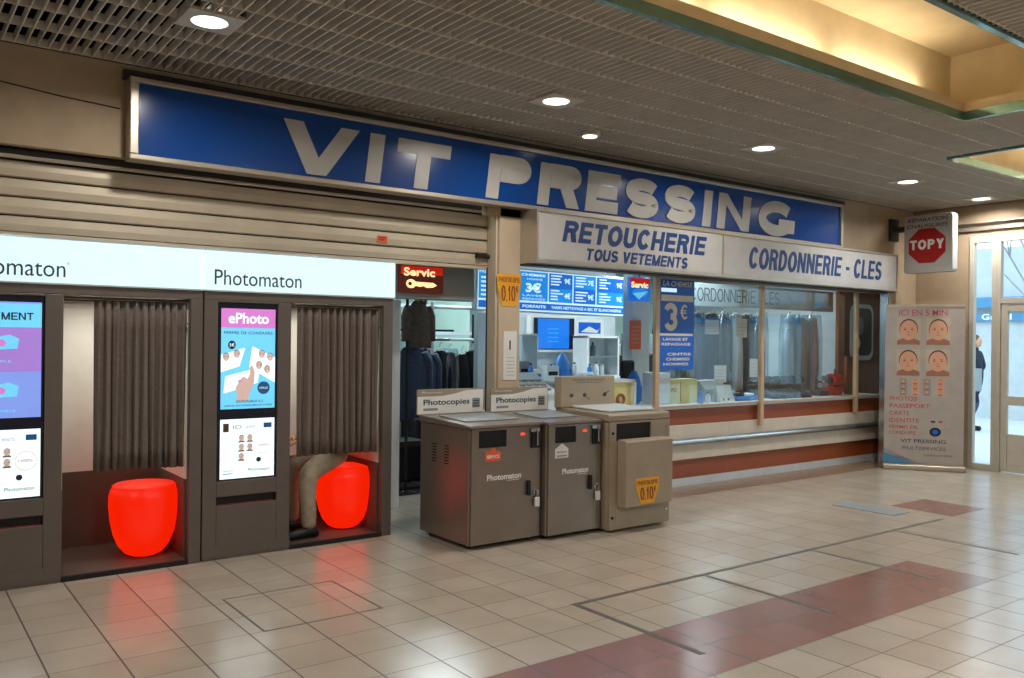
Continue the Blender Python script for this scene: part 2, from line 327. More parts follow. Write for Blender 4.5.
COVES = [(-1.0, 6.70, 2.21, 3.20), (8.04, 10.2, 0.6, 3.95)]
holes = [(a-.03, b+.03, c-.03, d+.03) for a, b, c, d in COVES]
def subtract(lo, hi, cuts):
    segs = [(lo, hi)]
    for a, b in cuts:
        n = []
        for p, q in segs:
            if b <= p or a >= q: n.append((p, q))
            else:
                if a > p: n.append((p, a))
                if b < q: n.append((b, q))
        segs = n
    return segs
g = MB('slat')
x = -3.2
while x < 11.0:
    for a, b in subtract(-1.5, 5.88, [(h[2], h[3]) for h in holes if h[0] < x < h[1]]):
        g.box(x-.0035, x+.0035, a, b, CZ, CZ+.055)
    x += .061
y = 5.875
while y > -1.5:
    for a, b in subtract(-3.2, 11.0, [(h[0], h[1]) for h in holes if h[2] < y < h[3]]):
        g.box(a, b, y-.0035, y+.0035, CZ+.0015, CZ+.0535)
    y -= .338
struct(g, 'ceiling')
pm = MB('black'); pm.box(-5, 11.1, -5.5, 6.0, 3.98, 4.03); pm.box(-5, 11.1, 5.97, 6.02, 3.30, 3.98); pm.box(-5, 11.1, -1.6, -1.55, 3.30, 3.98); struct(pm, 'ceiling_void')
pm = MB('dark'); pm.box(-5, 3.24, 5.98, 6.85, 2.75, 2.8); pm.box(-2.05, -2.0, 5.98, 6.85, 0, 2.75); struct(pm, 'wall_leak_cover')  # unseen cover added to stop sky light leaking in behind the shutter
hc = MB('wall_pale'); hc.box(-5, 11.1, -5.5, -1.55, 3.29, 3.33); hc.box(-5, -3.2, -1.55, 6.0, 3.29, 3.33); struct(hc, 'ceiling_rear')

def cove(x0, x1, y0, y1, n):
    ox = .22; zt = 3.41
    t = MB('covetrim')
    for a, b, c, d in ((x0-.03, x1+.03, y1, y1+.035), (x0-.03, x1+.03, y0-.035, y0), (x0-.035, x0, y0, y1), (x1, x1+.035, y0, y1)):
        t.box(a, b, c, d, CZ-.018, CZ+.05)
    struct(t, 'trim_%d' % n)
    c = MB('cream')
    for a, b, cc, d in ((x0-.02, x1+.02, y1+.02, y1+ox), (x0-.02, x1+.02, y0-ox, y0-.02), (x0-ox, x0-.02, y0-ox, y1+ox), (x1+.02, x1+ox, y0-ox, y1+ox)):
        c.box(a, b, cc, d, CZ+.06, CZ+.10)     # lip carrying the tubes
    for a, b, cc, d in ((x0-.02, x1+.02, y1+.001, y1+.02), (x0-.02, x1+.02, y0-.02, y0-.001), (x0-.02, x0-.001, y0-.001, y1+.001), (x1+.001, x1+.02, y0-.001, y1+.001)):
        c.box(a, b, cc, d, CZ+.05, CZ+.12)
    H = 3.86
    for a, b, cc, d in ((x0-ox, x1+ox, y1+ox, y1+ox+.02), (x0-ox, x1+ox, y0-ox-.02, y0-ox), (x0-ox-.02, x0-ox, y0-ox, y1+ox), (x1+ox, x1+ox+.02, y0-ox, y1+ox)):
        c.box(a, b, cc, d, CZ+.051, H)
    c.box(x0-ox, x1+ox, y0-ox, y1+ox, H, H+.02)
    struct(c, 'trim_%d' % (n+1))
cove(*COVES[0], 1); cove(*COVES[1], 3)
k = 0
for (xa, xb, yy) in [(5.25, 6.45, 3.32), (3.98, 5.18, 3.32), (2.71, 3.91, 3.32), (1.44, 2.64, 3.32), (.2, 1.4, 3.32)]:
    t = empty('fluorescent_tube', ((xa+xb)/2, yy, CZ+.10), 'warm fluorescent tube on the ledge of the long ceiling cove', 'lamp', 'fluorescent tubes in the long cove')
    MB('tube').tube([(xa+.03, yy, CZ+.15), (xb-.03, yy, CZ+.15)], .014).build('tube', t)
    b = MB('white'); b.box(xa, xb, yy-.02, yy+.02, CZ+.10, CZ+.128); b.box(xa, xa+.03, yy-.02, yy+.02, CZ+.128, CZ+.175); b.box(xb-.03, xb, yy-.02, yy+.02, CZ+.128, CZ+.175); b.build('fitting', t)
    area('cove_light', ((xa+xb)/2, yy, CZ+.19), 1.1, 2.8, (1.0, .87, .64), (0, 0.5, 1), sy=.03)
for (ya, yb) in [(2.6, 3.8), (1.3, 2.5)]:
    for xx in (7.93, 10.31):
        t = empty('fluorescent_tube', (xx, (ya+yb)/2, CZ+.10), 'warm fluorescent tube on the ledge of the right hand ceiling cove', 'lamp', 'fluorescent tubes in the right cove')
        MB('tube').tube([(xx, ya+.03, CZ+.15), (xx, yb-.03, CZ+.15)], .014).build('tube', t)
        b = MB('white'); b.box(xx-.02, xx+.02, ya, yb, CZ+.10, CZ+.128); b.build('fitting', t)
        area('cove_light', (xx, (ya+yb)/2, CZ+.19), .03, 12, (1.0, .92, .78), (0, 0, 1), sy=1.1)

# walls of the hall
wl = MB('wall'); wl.box(-5, 4.12, 5.90, 5.98, 2.69, 3.29); wl.box(4.12, 11.0, 5.90, 5.98, 2.60, 3.29); wl.box(-5, -1.2, 5.90, 6.0, 0, 2.69); struct(wl, 'wall_shopfront')
wr = MB('wall'); wr.box(11.0, 11.1, -5.5, 6.0, 3.28, 4.0); wr.box(-5.1, -5.0, -5.5, 6.0, 3.28, 4.0); wr.box(11.0, 11.1, 5.16, 6.0, 0, 3.29); wr.box(11.0, 11.1, -5.5, 5.16, 2.90, 3.29); wr.box(11.0, 11.1, -5.5, -2.6, 0, 2.9); struct(wr, 'wall_right')
wb = MB('wall_pale'); wb.box(-5, 11.1, -5.6, -5.5, 0, 3.3); struct(wb, 'wall_rear')
wb = MB('wall_pale'); wb.box(-5.1, -5, -5.6, 6, 0, 3.3); struct(wb, 'wall_left')
pr = MB('wall'); pr.box(10.36, 11.0, 5.86, 5.95, 0, 2.62); pr.box(10.93, 11.0, 5.95, 6.22, 0, 2.62); struct(pr, 'wall_pier')
tr = MB('alu'); tr.box(10.96, 11.0, -5, 5.5, 2.965, 3.05); tr.box(10.90, 11.0, -5, 5.5, 3.05, 3.065); struct(tr, 'trim_5')
pl = MB('pillar'); pl.box(4.25, 4.475, 5.90, 6.10, 0, 2.69); struct(pl, 'wall_pillar', bevel=.006)
st = MB('strip'); st.box(4.5, 10.34, 5.80, 6.24, 0.0, .006); struct(st, 'trim_6')
cr = MB('dark')
cr.tube([(-.8, 5.897, 3.10), (0.3, 5.896, 3.08), (.9, 5.896, 3.02), (1.24, 5.895, 3.0)], .004, 5); struct(cr, 'trim_7')

# glazed doors on the right wall (plane x = 11)
def entrance():
    gy = [(5.16, 4.835), (4.835, 3.62), (3.62, 2.40), (2.40, 1.18), (1.18, -.04), (-.04, -1.26), (-1.26, -2.6)]  # bays past the first door are unseen, added for light and reflections
    n = 1
    for k, (a, b) in enumerate(gy):
        isdoor = k in (1, 2, 4, 5)
        if not isdoor:
            w_ = MB('frame'); w_.box(10.97, 11.05, a-.055, a, 0, 2.90); w_.box(10.97, 11.05, b, b+.055, 0, 2.90)
            w_.box(10.97, 11.05, b+.055, a-.055, 2.81, 2.90); w_.box(10.97, 11.05, b+.055, a-.055, 0, .075)
            if k != 0: w_.box(10.97, 11.05, b+.055, a-.055, .82, .92); w_.box(10.97, 11.05, b+.055, a-.055, 2.02, 2.10)
            f = struct(w_, 'window_%d' % (k+1), bevel=.004)
            p = MB('door_glass'); p.box(11.005, 11.012, b+.05, a-.05, .07, 2.815); p.build('pane', f)
        else:
            w_ = MB('frame'); w_.box(10.97, 11.05, a-.05, a, 0, 2.90); w_.box(10.97, 11.05, b, b+.05, 0, 2.90)
            w_.box(10.97, 11.05, b+.05, a-.05, 2.81, 2.90); w_.box(10.97, 11.05, b+.05, a-.05, 2.05, 2.12)
            f = struct(w_, 'window_%d' % (k+1), bevel=.004)
            p = MB('door_glass'); p.box(11.005, 11.012, b+.05, a-.05, 2.11, 2.82); p.build('transom_pane', f)
            a2, b2 = a-.055, b+.055
            d = MB('frame'); x0, x1 = 10.98, 11.03
            d.box(x0, x1, a2-.075, a2, .01, 2.045); d.box(x0, x1, b2, b2+.075, .01, 2.045); d.box(x0, x1, b2+.075, a2-.075, 1.95, 2.045)
            d.box(x0, x1, b2+.075, a2-.075, .82, .93); d.box(x0, x1, b2+.075, a2-.075, .01, .10)
            dd = struct(d, 'door_%d' % n, bevel=.004); n += 1
            p = MB('door_glass'); p.box(11.0, 11.007, b2+.07, a2-.07, .925, 1.955); p.box(11.0, 11.007, b2+.07, a2-.07, .465, .825); p.build('pane', dd)
            p = MB('frame'); p.box(10.99, 11.02, b2+.075, a2-.075, .10, .47); p.build('kick_panel', dd, bevel=.006)
            h = MB('steel'); yy = b2+.04 if k in (1, 4) else a2-.04
            h.tube([(10.98, yy, .95), (10.93, yy, .95), (10.93, yy, 1.25), (10.98, yy, 1.25)], .012, 8); h.build('handle', dd, smooth=True)
entrance()

# ------------------------------------------------------------------ outside
gp = MB('pave'); gp.box(11.1, 45, -30, 30, -.12, -.02); struct(gp, 'ground')
b = empty('street_building', (19, 3, -.02), 'pale building across the street with a blue shop fascia', 'building')
m_ = MB('facade'); m_.box(19, 24, -18, 20, -.02, 3.6); m_.build('wall', b)
m_ = MB('bluef'); m_.box(18.8, 19, -18, 20, 2.33, 2.55); m_.build('fascia', b)
PX = Pl((18.9, 0, 0), (0, -1, 0))
m_ = MB('bluef'); m_.box(18.9, 19, -18, 20, 2.05, 2.22); m_.text(PX, 'Grand', -8.62, -8.02, 2.075, 2.20, .006, m='white', bold=.02); m_.build('shop_sign', b)
m_ = MB('bluef')
for yy in (14, 10.6, 5.2, 1.8, -2, -6): m_.box(18.96, 19.0, yy-1.0, yy+1.0, .3, 1.9)
for i, yy in enumerate((14, 10.6, 5.2, 1.8, -2, -6)):
    w_ = MB('grey'); w_.box(18.95, 19, yy-1.0, yy+1.0, .3, .36); w_.box(18.95, 19, yy-1.0, yy+1.0, 1.84, 1.9); w_.box(18.95, 19, yy-1, yy-.94, .36, 1.84); w_.box(18.95, 19, yy+.94, yy+1, .36, 1.84); w_.box(18.95, 19, yy-.03, yy+.03, .36, 1.84)
    wi = w_.build('window', b); MB('facade').box(18.985, 19, yy-.94, yy+.94, .36, 1.84).build('pane', wi)
# bare tree
def tree(x0, y0, label):
    random.seed(int(x0*10+y0)); segs = MB('bark')
    def grow(p, d, L, r, n):
        q = p+d*L; segs.tube([p, (p+q)/2+Vector((random.uniform(-.04, .04)*L,)*3), q], [r, r*.85, r*.7], 5)
        if n == 0: return
        for _ in range(3 if n > 2 else 2):
            a = Vector((random.uniform(-1, 1), random.uniform(-1, 1), random.uniform(-.1, .9))).normalized()
            grow(q, (d*.8+a*.75).normalized(), L*random.uniform(.62, .8), r*.62, n-1)
    grow(Vector((x0, y0, -.02)), Vector((0, 0, 1)), 2.0, .035, 6)
    tag(segs.build('bare_tree', loc=(x0, y0, -.02)), label, 'tree')
tree(16.5, 6.4, 'bare tree seen through the upper pane beside the doors'); tree(17.4, .5, 'leafless tree in the street behind the glazed doors')

# ================================================================== SIGNS
F = front
# big blue sign
sg = empty('shop_sign', (5.2, 5.8, 2.68), 'long blue fascia sign reading VIT PRESSING', 'sign')
b = MB('blue'); b.box(1.32, 9.12, 5.79, 5.90, 2.70, 3.16); b.build('panel', sg)
b = MB('alu')
for a in ((1.27, 9.17, 2.665, 2.70), (1.27, 9.17, 3.155, 3.19)): b.box(a[0], a[1], 5.765, 5.90, a[2], a[3])
for a in ((1.27, 1.325), (9.12, 9.17)): b.box(a[0], a[1], 5.765, 5.90, 2.70, 3.155)
b.build('frame', sg, bevel=.006)
P = F(5.79)
glyphs = [('V', 2.24, 2.83), ('I', 2.875, 3.09), ('T', 3.16, 3.67), ('P', 4.02, 4.50), ('R', 4.56, 5.07), ('E', 5.11, 5.54), ('S', 5.58, 6.07), ('S', 6.11, 6.60), ('I', 6.66, 6.84), ('N', 6.91, 7.46), ('G', 7.57, 8.24)]
b = MB('signletter')
for ch, a, c in glyphs:
    W = c-a-.03*(ch not in 'VI')
    for qi, q in enumerate(glyph(ch, W, .37, .125)):
        pts = [(a+px+.045*py/.37, 2.72+py) for px, py in q]
        if sum(pts[i][0]*pts[(i+1) % len(pts)][1]-pts[(i+1) % len(pts)][0]*pts[i][1] for i in range(len(pts))) < 0: pts = pts[::-1]
        b.prism(P, pts, .0, .004+.0003*qi)
b.build('lettering', sg)
# dark band between sign and ceiling
b = MB('dark'); b.box(1.25, 9.3, 5.84, 5.90, 3.19, 3.245); struct(b, 'trim_8')

# light boxes under it
def lightbox(x0, x1, y0, label):
    r = empty('light_box_sign', ((x0+x1)/2, 5.8, 2.21), label, 'sign')
    b = MB('boxface'); b.box(x0+.02, x1-.02, y0, 5.90, 2.235, 2.655); b.build('face', r, bevel=.004)
    b = MB('alu'); b.box(x0, x1, y0-.012, 5.90, 2.205, 2.237); b.box(x0, x1, y0-.012, 5.90, 2.64, 2.66); b.box(x0, x0+.022, y0-.012, 5.9, 2.237, 2.64); b.box(x1-.022, x1, y0-.012, 5.9, 2.237, 2.64); b.build('frame', r)
    return r
lb = lightbox(4.47, 6.905, 5.68, 'grey light box sign reading RETOUCHERIE TOUS VETEMENTS, left of its neighbour')
P = F(5.68); b = MB('navy'); btext(b, P, 'RETOUCHERIE', 4.76, 6.64, 2.405, 2.59, 0, .003, 'navy', .25, .22); btext(b, P, 'TOUS VETEMENTS', 5.03, 6.37, 2.26, 2.365, 0, .003, 'navy', .24, .22); b.build('lettering', lb)
lb = lightbox(6.91, 10.25, 5.70, 'grey light box sign reading CORDONNERIE - CLES')
# box under right half sits a little lower
P = F(5.70); b = MB('navy'); btext(b, P, 'CORDONNERIE - CLES', 7.32, 9.90, 2.325, 2.55, 0, .003, 'navy', .26, .22); b.build('lettering', lb)
b = MB('black'); b.box(4.475, 10.93, 5.94, 6.30, 2.23, 2.30); struct(b, 'trim_9')  # black top rail: its colour holds the shadow under the light boxes
b = MB('dark'); b.box(4.475, 10.36, 5.80, 5.94, 2.19, 2.205); struct(b, 'trim_10')

# TOPY projecting sign (faces -x)
tp = empty('projecting_sign', (10.40, 5.4, 2.43), 'white projecting sign with a red octagon reading TOPY', 'sign')
def rrect(u0, u1, v0, v1, r, k=5):
    o_ = []
    for cu, cv, a in ((u1-r, v0+r, -PI/2), (u1-r, v1-r, 0), (u0+r, v1-r, PI/2), (u0+r, v0+r, PI)):
        for i in range(k+1): o_.append((cu+r*math.cos(a+PI/2*i/k), cv+r*math.sin(a+PI/2*i/k)))
    return o_
PT = Pl((10.40, 0, 0), (0, -1, 0))
b = MB('boxface'); b.prism(PT, rrect(-5.70, -5.09, 2.43, 3.15, .04), -.13, 0); b.build('case', tp, bevel=.012)
b = MB('topy'); b.prism(PT, [(-5.405+.25*math.cos(PI/8+i*PI/4)*1.0, 2.765+.232*math.sin(PI/8+i*PI/4)) for i in range(8)], .001, .004)
btext(b, PT, 'TOPY', -5.62, -5.19, 2.72, 2.84, .005, 0, 'white', .27)
b.build('octagon', tp)
b = MB('text'); b.text(PT, 'RÉPARATION', -5.65, -5.15, 3.065, 3.125, .002, bold=.012, ital=.15); b.text(PT, 'CHAUSSURES', -5.66, -5.15, 2.99, 3.035, .002, bold=.012, ital=.15); b.build('lettering', tp)
b = MB('dark'); b.box(10.42, 10.52, 5.70, 5.87, 2.97, 3.03); b.box(10.38, 10.56, 5.855, 5.895, 2.86, 3.14); b.build('bracket', tp)

# ================================================================== ROLLER SHUTTER
rs = empty('roller_shutter', (1.5, 6.08, 2.17), 'half lowered aluminium roller shutter above the photo booths', 'shutter')
b = MB('alu_warm'); zz = [2.175, 2.282, 2.398, 2.514, 2.625]
for a, c in zip(zz, zz[1:]):
    h = c-a
    b.prism(Pl((0, 0, 0), (0, 1, 0), (0, 0, 1)), [(6.078, a+.006), (6.066, a+.012), (6.062, a+h*.5), (6.066, c-.008), (6.078, c-.003), (6.10, c-.003), (6.10, a+.006)], -2.0, 4.246)
b.box(-2.0, 4.246, 6.09, 6.10, 2.17, 2.66, 'dark')
b.build('curtain', rs)
b = MB('alu_warm'); b.box(-2.0, 4.246, 6.055, 6.095, 2.150, 2.178); b.build('bottom_bar', rs, bevel=.004)
b = MB('dark'); b.box(-2.0, 4.246, 6.03, 6.10, 2.655, 2.69); b.box(-2.0, 4.246, 6.02, 6.04, 2.628, 2.65, 'alu'); b.build('housing_lip', rs)
b = MB('pillar_lt'); b.box(4.232, 4.25, 5.93, 6.055, 0, 2.655); b.box(4.228, 4.25, 6.045, 6.06, 0, 2.17, 'dark'); b.build('guide_rail', rs)
b = MB('black'); b.tube([(4.15, 6.03, 2.262), (4.24, 6.03, 2.258)], .018, 8); b.box(4.11, 4.16, 6.01, 6.06, 2.245, 2.28); b.build('latch', rs)
P = F(6.058); b = MB('orange'); b.quad(P, 3.172, 3.26, 2.305, 2.362, .001); b.quad(P, 3.185, 3.245, 2.342, 2.35, .002, 'darkred'); b.quad(P, 3.185, 3.235, 2.325, 2.333, .002, 'darkred'); b.build('sticker', rs)['label'] = 'small orange sticker'

# ================================================================== PHOTO BOOTHS
def face(mb, P, cu, cv, h, n=.001, sk='skin', hr='hair', sh='shirt', bare=False):
    w_ = h*.36
    if not bare: mb.poly(P, [(cu-w_*1.15, cv-h*.5), (cu+w_*1.15, cv-h*.5), (cu+w_*1.12, cv-h*.34), (cu+w_*.5, cv-h*.25), (cu-w_*.5, cv-h*.25), (cu-w_*1.12, cv-h*.34)], n, sh)
    mb.ell(P, cu, cv+h*.105, w_*.92, h*.40, n+.0006, hr)
    mb.ell(P, cu, cv+h*.06, w_*.86, h*.385, n+.0012, sk)
    for sx in (-1, 1):
        mb.ell(P, cu+sx*w_*.36, cv+h*.08, w_*.13, h*.022, n+.0018, hr, 8)
        mb.ell(P, cu+sx*w_*.36, cv+h*.14, w_*.17, h*.010, n+.0018, hr, 8)
    mb.ell(P, cu, cv-h*.015, w_*.10, h*.02, n+.0018, sh, 8); mb.ell(P, cu, cv-h*.12, w_*.22, h*.016, n+.0018, sh, 8)

def booth(x0, label, which):
    Y0, Y1 = 5.95, 6.78; X = lambda a: x0+a; W = (1.43, 1.465)[which]; OL = (.572, .625)[which]; OR = (1.345, 1.378)[which]; DS = (-.055, 0)[which]
    E0 = -.17 if which == 0 else 0
    r = empty('photo_booth', (x0+W/2, (Y0+Y1)/2, 0), label, 'photo booth', 'photo booths in front of the shutter')
    P = F(Y0)
    # body shell
    b = MB('kiosk')
    b.box(X(E0), X(.095+DS), Y0, Y1, 0, 1.80); b.box(X(.525+DS), X(OL), Y0, Y0+.08, 0, 1.80)
    b.box(X(.095+DS), X(.525+DS), Y0, Y0+.08, 1.785, 1.80); b.box(X(.095+DS), X(.525+DS), Y0, Y0+.08, .432, .540)
    b.box(X(.095+DS), X(.525+DS), Y0, Y0+.08, 0, .372); b.box(X(.095+DS), X(.525+DS), Y0+.05, Y0+.08, .37, 1.79)
    b.box(X(OL-.02), X(OL), Y0+.08, Y1, 0, 1.8)
    b.box(X(OR), X(W-.004), Y0, Y1, 0, 1.80)
    b.box(X(E0), X(W-.004), Y0, Y1, 1.80, 1.862)
    b.box(X(OL), X(OR), Y0, Y1, 0, .022)
    b.box(X(OL), X(OR), Y1-.02, Y1, .02, 1.8)
    b.build('body', r, bevel=.004)
    b = MB('kiosk'); b.box(X(.0), X(OL), Y0-.004, Y0, .02, .10); b.box(X(OL), X(OR), Y0-.004, Y0+.02, .0, .03, 'black'); b.build('plinth', r)
    b = MB('kiosk_dk'); b.box(X(OL+.002), X(OR-.002), Y1-.035, Y1-.02, .022, .57); b.box(X(OL), X(OL+.015), Y0+.06, Y1-.035, .022, .57); b.box(X(OR-.015), X(OR), Y0+.06, Y1-.035, .022, .57); b.box(X(OL+.015), X(OR-.015), Y0+.03, Y1-.035, .022, .03)
    b.build('lower_lining', r)
    b = MB('kiosk_white'); b.box(X(OL+.002), X(OR-.002), Y1-.03, Y1-.02, .57, 1.79); b.box(X(OL), X(OL+.01), Y0+.06, Y1-.03, .57, 1.79); b.box(X(OR-.01), X(OR), Y0+.06, Y1-.03, .57, 1.79); b.box(X(OL+.005), X(OR-.002), Y1-.045, Y1-.03, 1.74, 1.765)
    b.build('upper_lining', r)
    # header
    b = MB('header'); b.prism(Pl((0, 0, 0), (1, 0, 0), (0, 1, 0)), rrect(X(E0+.004), X(W-.006), Y0-.015, Y1, .03), 1.868, 2.138); hd = b.build('header_light', r)
    for xa, xb in ((E0, E0+.012), (W-.012, W)): MB('header').box(X(xa), X(xb), Y0-.022, Y0+.02, 1.868, 2.138).build('header_end', hd)
    b = MB('header_trim'); b.box(X(E0), X(W), Y0-.02, Y1, 2.138, 2.150); b.box(X(E0), X(W), Y0-.02, Y1, 1.858, 1.868); b.build('header_rim', hd)
    TX = -.115 if which == 0 else 0
    b = MB('text'); b.text(F(Y0-.015), 'Photomaton', X(.063)+TX, X(.692)+TX, 1.905, 2.010, .001, ext=.002)
    if which == 0: b.text(F(Y0-.015), '®', X(.70)+TX, X(.716)+TX, 1.985, 2.001, .001)
    b.build('lettering', hd)
    # display posters
    Pd = F(Y0+.012); u0, u1 = X(.12+DS), X(.508+DS)
    d = MB('scr_dk'); d.box(X(.10+DS), X(.52+DS), Y0+.012, Y0+.05, .545, 1.783); 
    dp = d.build('display_case', r)
    t = MB('c_cyan')
    if which == 1:
        t.quad(Pd, u0, u1, 1.04, 1.745, .002); t.quad(Pd, u0, u1, 1.61, 1.745, .003, 'c_mag'); t.text(Pd, 'ePhoto', u0+.05, u1-.05, 1.64, 1.715, .004, m='c_wht', bold=.02)
        t.text(Pd, 'PERMIS DE CONDUIRE', u0+.02, u1-.02, 1.565, 1.585, .004, m='c_ink'); t.ell(Pd, u0+.075, 1.49, .027, .03, .004, 'c_ink')
        t.text(Pd, '5€', u0+.058, u0+.092, 1.478, 1.502, .005, m='c_wht')
        t.poly(Pd, [(u0, 1.30), (u0+.13, 1.34), (u0+.17, 1.47), (u0, 1.42)], .003, 'c_wht'); t.poly(Pd, [(u0+.20, 1.33), (u1, 1.22), (u1, 1.40), (u0+.22, 1.48)], .003, 'c_wht')
        t.poly(Pd, [(u0+.02, 1.15), (u0+.26, 1.22), (u0+.28, 1.33), (u0+.03, 1.27)], .0035, 'c_wht')
        for cx_, cz_ in ((.035, 1.40), (.11, 1.42), (.29, 1.42), (.35, 1.40), (.27, 1.34), (.33, 1.31)): face(t, Pd, u0+cx_, cz_, .07, .005, 'c_skin', 'c_ink', 'c_wht')
        hand = [(.11, 1.09), (.19, 1.09), (.205, 1.16), (.235, 1.22), (.24, 1.30), (.222, 1.345), (.205, 1.34), (.20, 1.28), (.185, 1.25), (.165, 1.27), (.14, 1.255), (.12, 1.22), (.10, 1.19), (.112, 1.15)]
        t.poly(Pd, [(u0+a, b_) for a, b_ in hand], .006, 'c_skin'); t.ell(Pd, u0+.13, 1.235, .012, .008, .007, 'c_mag')
        t.ell(Pd, u0+.305, 1.185, .045, .045, .005, 'c_ink2'); t.text(Pd, 'COLLE', u0+.275, u0+.335, 1.178, 1.192, .006, m='c_wht')
        t.text(Pd, 'DISPONIBLE ICI', u0+.11, u1-.09, 1.085, 1.10, .0065, m='c_ink'); t.text(Pd, 'PERMIS DE CONDUIRE EN LIGNE', u0+.03, u1-.02, 1.058, 1.07, .004, m='c_ink')
    else:
        t.quad(Pd, u0, u1, 1.04, 1.745, .002, 'c_blu'); t.quad(Pd, u0, u1, 1.59, 1.735, .003, 'c_cyan'); t.quad(Pd, u0, u1, 1.32, 1.59, .003, 'c_pur')
        btext(t, Pd, 'MENT', u1-.215, u1-.045, 1.635, 1.68, .004, 0, 'c_ink', .2)
        for zc, rr in ((1.49, 1), (1.20, 1)):
            t.poly(Pd, [(u1-.30, zc-.04), (u1-.13, zc-.03), (u1-.12, zc+.03), (u1-.17, zc+.055), (u1-.29, zc+.03)], .004, 'c_cyan')
            t.ell(Pd, u1-.22, zc+.005, .03, .022, .005, 'c_mag')
        t.text(Pd, 'SIMPLE', u1-.28, u1-.16, 1.375, 1.39, .004, m='c_cyan'); t.text(Pd, 'RAPIDE', u1-.28, u1-.13, 1.075, 1.09, .004, m='c_cyan')
    t.build('poster', dp)['label'] = 'upper backlit poster'
    t = MB('c_wht'); t.quad(Pd, u0, u1, .552, .968, .002)
    t.quad(Pd, u0+.02, u0+.06, .88, .94, .003, 'hair'); t.quad(Pd, u1-.08, u1-.02, .90, .935, .003, 'c_ink2')
    t.text(Pd, 'ID', u0+.09, u0+.15, .90, .925, .003, m='grey'); t.text(Pd, 'ANTS', u0+.18, u0+.25, .90, .92, .003, m='grey')
    for cx_ in (.15, .21):
        for cz_ in (.83, .765, .70):
            if (cx_, cz_) != (.21, .70): face(t, Pd, u0+cx_, cz_, .055, .003, 'c_skin', 'c_ink', 'grey')
    t.ell(Pd, u0+.31, .775, .06, .06, .0028, 'c_skin'); t.ell(Pd, u0+.31, .775, .056, .056, .0031, 'c_wht'); t.text(Pd, '100%', u0+.27, u0+.35, .768, .785, .004, m='orange')
    t.ell(Pd, u0+.275, .675, .018, .018, .003, 'c_ink'); t.text(Pd, 'Photomaton', u1-.19, u1-.03, .595, .618, .003, m='c_ink'); t.text(Pd, 'ANTS', u0+.02, u0+.10, .60, .615, .003, m='grey')
    t.quad(Pd, u0+.02, u0+.09, .585, .59, .003, 'grey')
    t.build('poster', dp)['label'] = 'lower backlit white poster'
    b = MB('black'); b.box(X(.10+DS), X(.51+DS), Y0+.02, Y0+.05, .372, .432)
    b.box(X(.11+DS), X(.50+DS), Y0+.005, Y0+.05, .372, .378, 'darkred'); b.build('delivery_slot', r)
    # curtain
    c = MB('curtain'); ca, cb = (.755, 1.335) if which == 0 else (.695, 1.365); n = 130; rows = [1.775, 1.6, 1.3, 1.0, .80, .665]; vs = []
    ph = random.random()*6
    for j, z in enumerate(rows):
        sw = (1.775-z)/1.1
        for i in range(n+1):
            t_ = i/n; a = t_*2*PI*11+ph+1.3*math.sin(t_*9+which)
            xx = X(ca+(cb-ca)*t_)+.008*math.sin(a*.5+z*1.5)*sw; yy = Y0+.055+.020*math.sin(a+.5*math.sin(z*2+t_*7))*(.75+.25*sw)+.006*math.sin(a*2.3)
            zz_ = z + (.006*math.sin(t_*5) if j == len(rows)-1 else 0)
            vs.append((xx, yy, zz_))
    fs = [[j*(n+1)+i, j*(n+1)+i+1, (j+1)*(n+1)+i+1, (j+1)*(n+1)+i] for j in range(len(rows)-1) for i in range(n)]
    c.add(vs, fs); co = c.build('curtain', r, smooth=True); so = co.modifiers.new('s', 'SOLIDIFY'); so.thickness = .003
    b = MB('dark'); b.tube([(X(OL+.005), Y0+.055, 1.785), (X(OR), Y0+.055, 1.785)], .007, 8); b.build('curtain_rail', r)
    b = MB('steel'); b.tube([(X(OR-.025), Y0+.03, 1.63), (X(OR), Y0+.03, 1.63)], .006, 6); b.build('hook', r)
    if which == 0:
        b = MB('white'); b.box(X(OL), X(OL+.022), Y0+.10, Y0+.16, .46, .56); b.tube([(X(OL+.011), Y0+.13, .56), (X(OL+.011), Y0+.13, .64)], .006, 6); b.build('payment_reader', r, bevel=.006)
    else:
        b = MB('white'); b.box(X(OL+.005), X(OL+.025), Y0+.15, Y0+.20, .45, .56); b.build('payment_reader', r, bevel=.006); MB('white').box(X(OL+.005), X(OL+.085), Y0+.30, Y0+.45, .66, .70).build('shelf', r, bevel=.006)
    l = bpy.data.lights.new('booth_lamp', 'AREA'); l.energy = 5.5; l.color = (1, .96, .86); l.size = .5; l.shape = 'RECTANGLE'; l.size_y = .08
    lo = bpy.data.objects.new('booth_lamp', l); COL.objects.link(lo); lo.location = (X(.97), Y0+.35, 1.78); 
    return r
b0 = booth(.365, 'left photo booth with purple and blue display poster, empty inside', 0)
b1 = booth(1.80, 'right photo booth with pink ePhoto poster and someone seated inside', 1)
# partly seen booth or panel further left of the frame is not built
def stool(x, y, label):
    p = [(.05, .032), (.085, .035), (.125, .055), (.165, .105), (.195, .18), (.216, .28), (.226, .38), (.225, .45), (.216, .485), (.206, .50), (.203, .508), (.205, .514), (.19, .525), (.10, .528), (.01, .528)]
    pr = MB('stool'); pr.lathe(x, y, p, 40)
    r = empty('stool', (x, y, .03), label, 'stool', 'glowing red stools')
    pr.build('seat', r, smooth=True)
    MB('dark').lathe(x, y, [(.10, .030), (.10, .034)], 24).build('base', r)
    # cushion line
stool(1.50, 6.27, 'glowing red stool standing free in the left booth')
stool(3.02, 6.30, 'glowing red stool the seated person sits on')

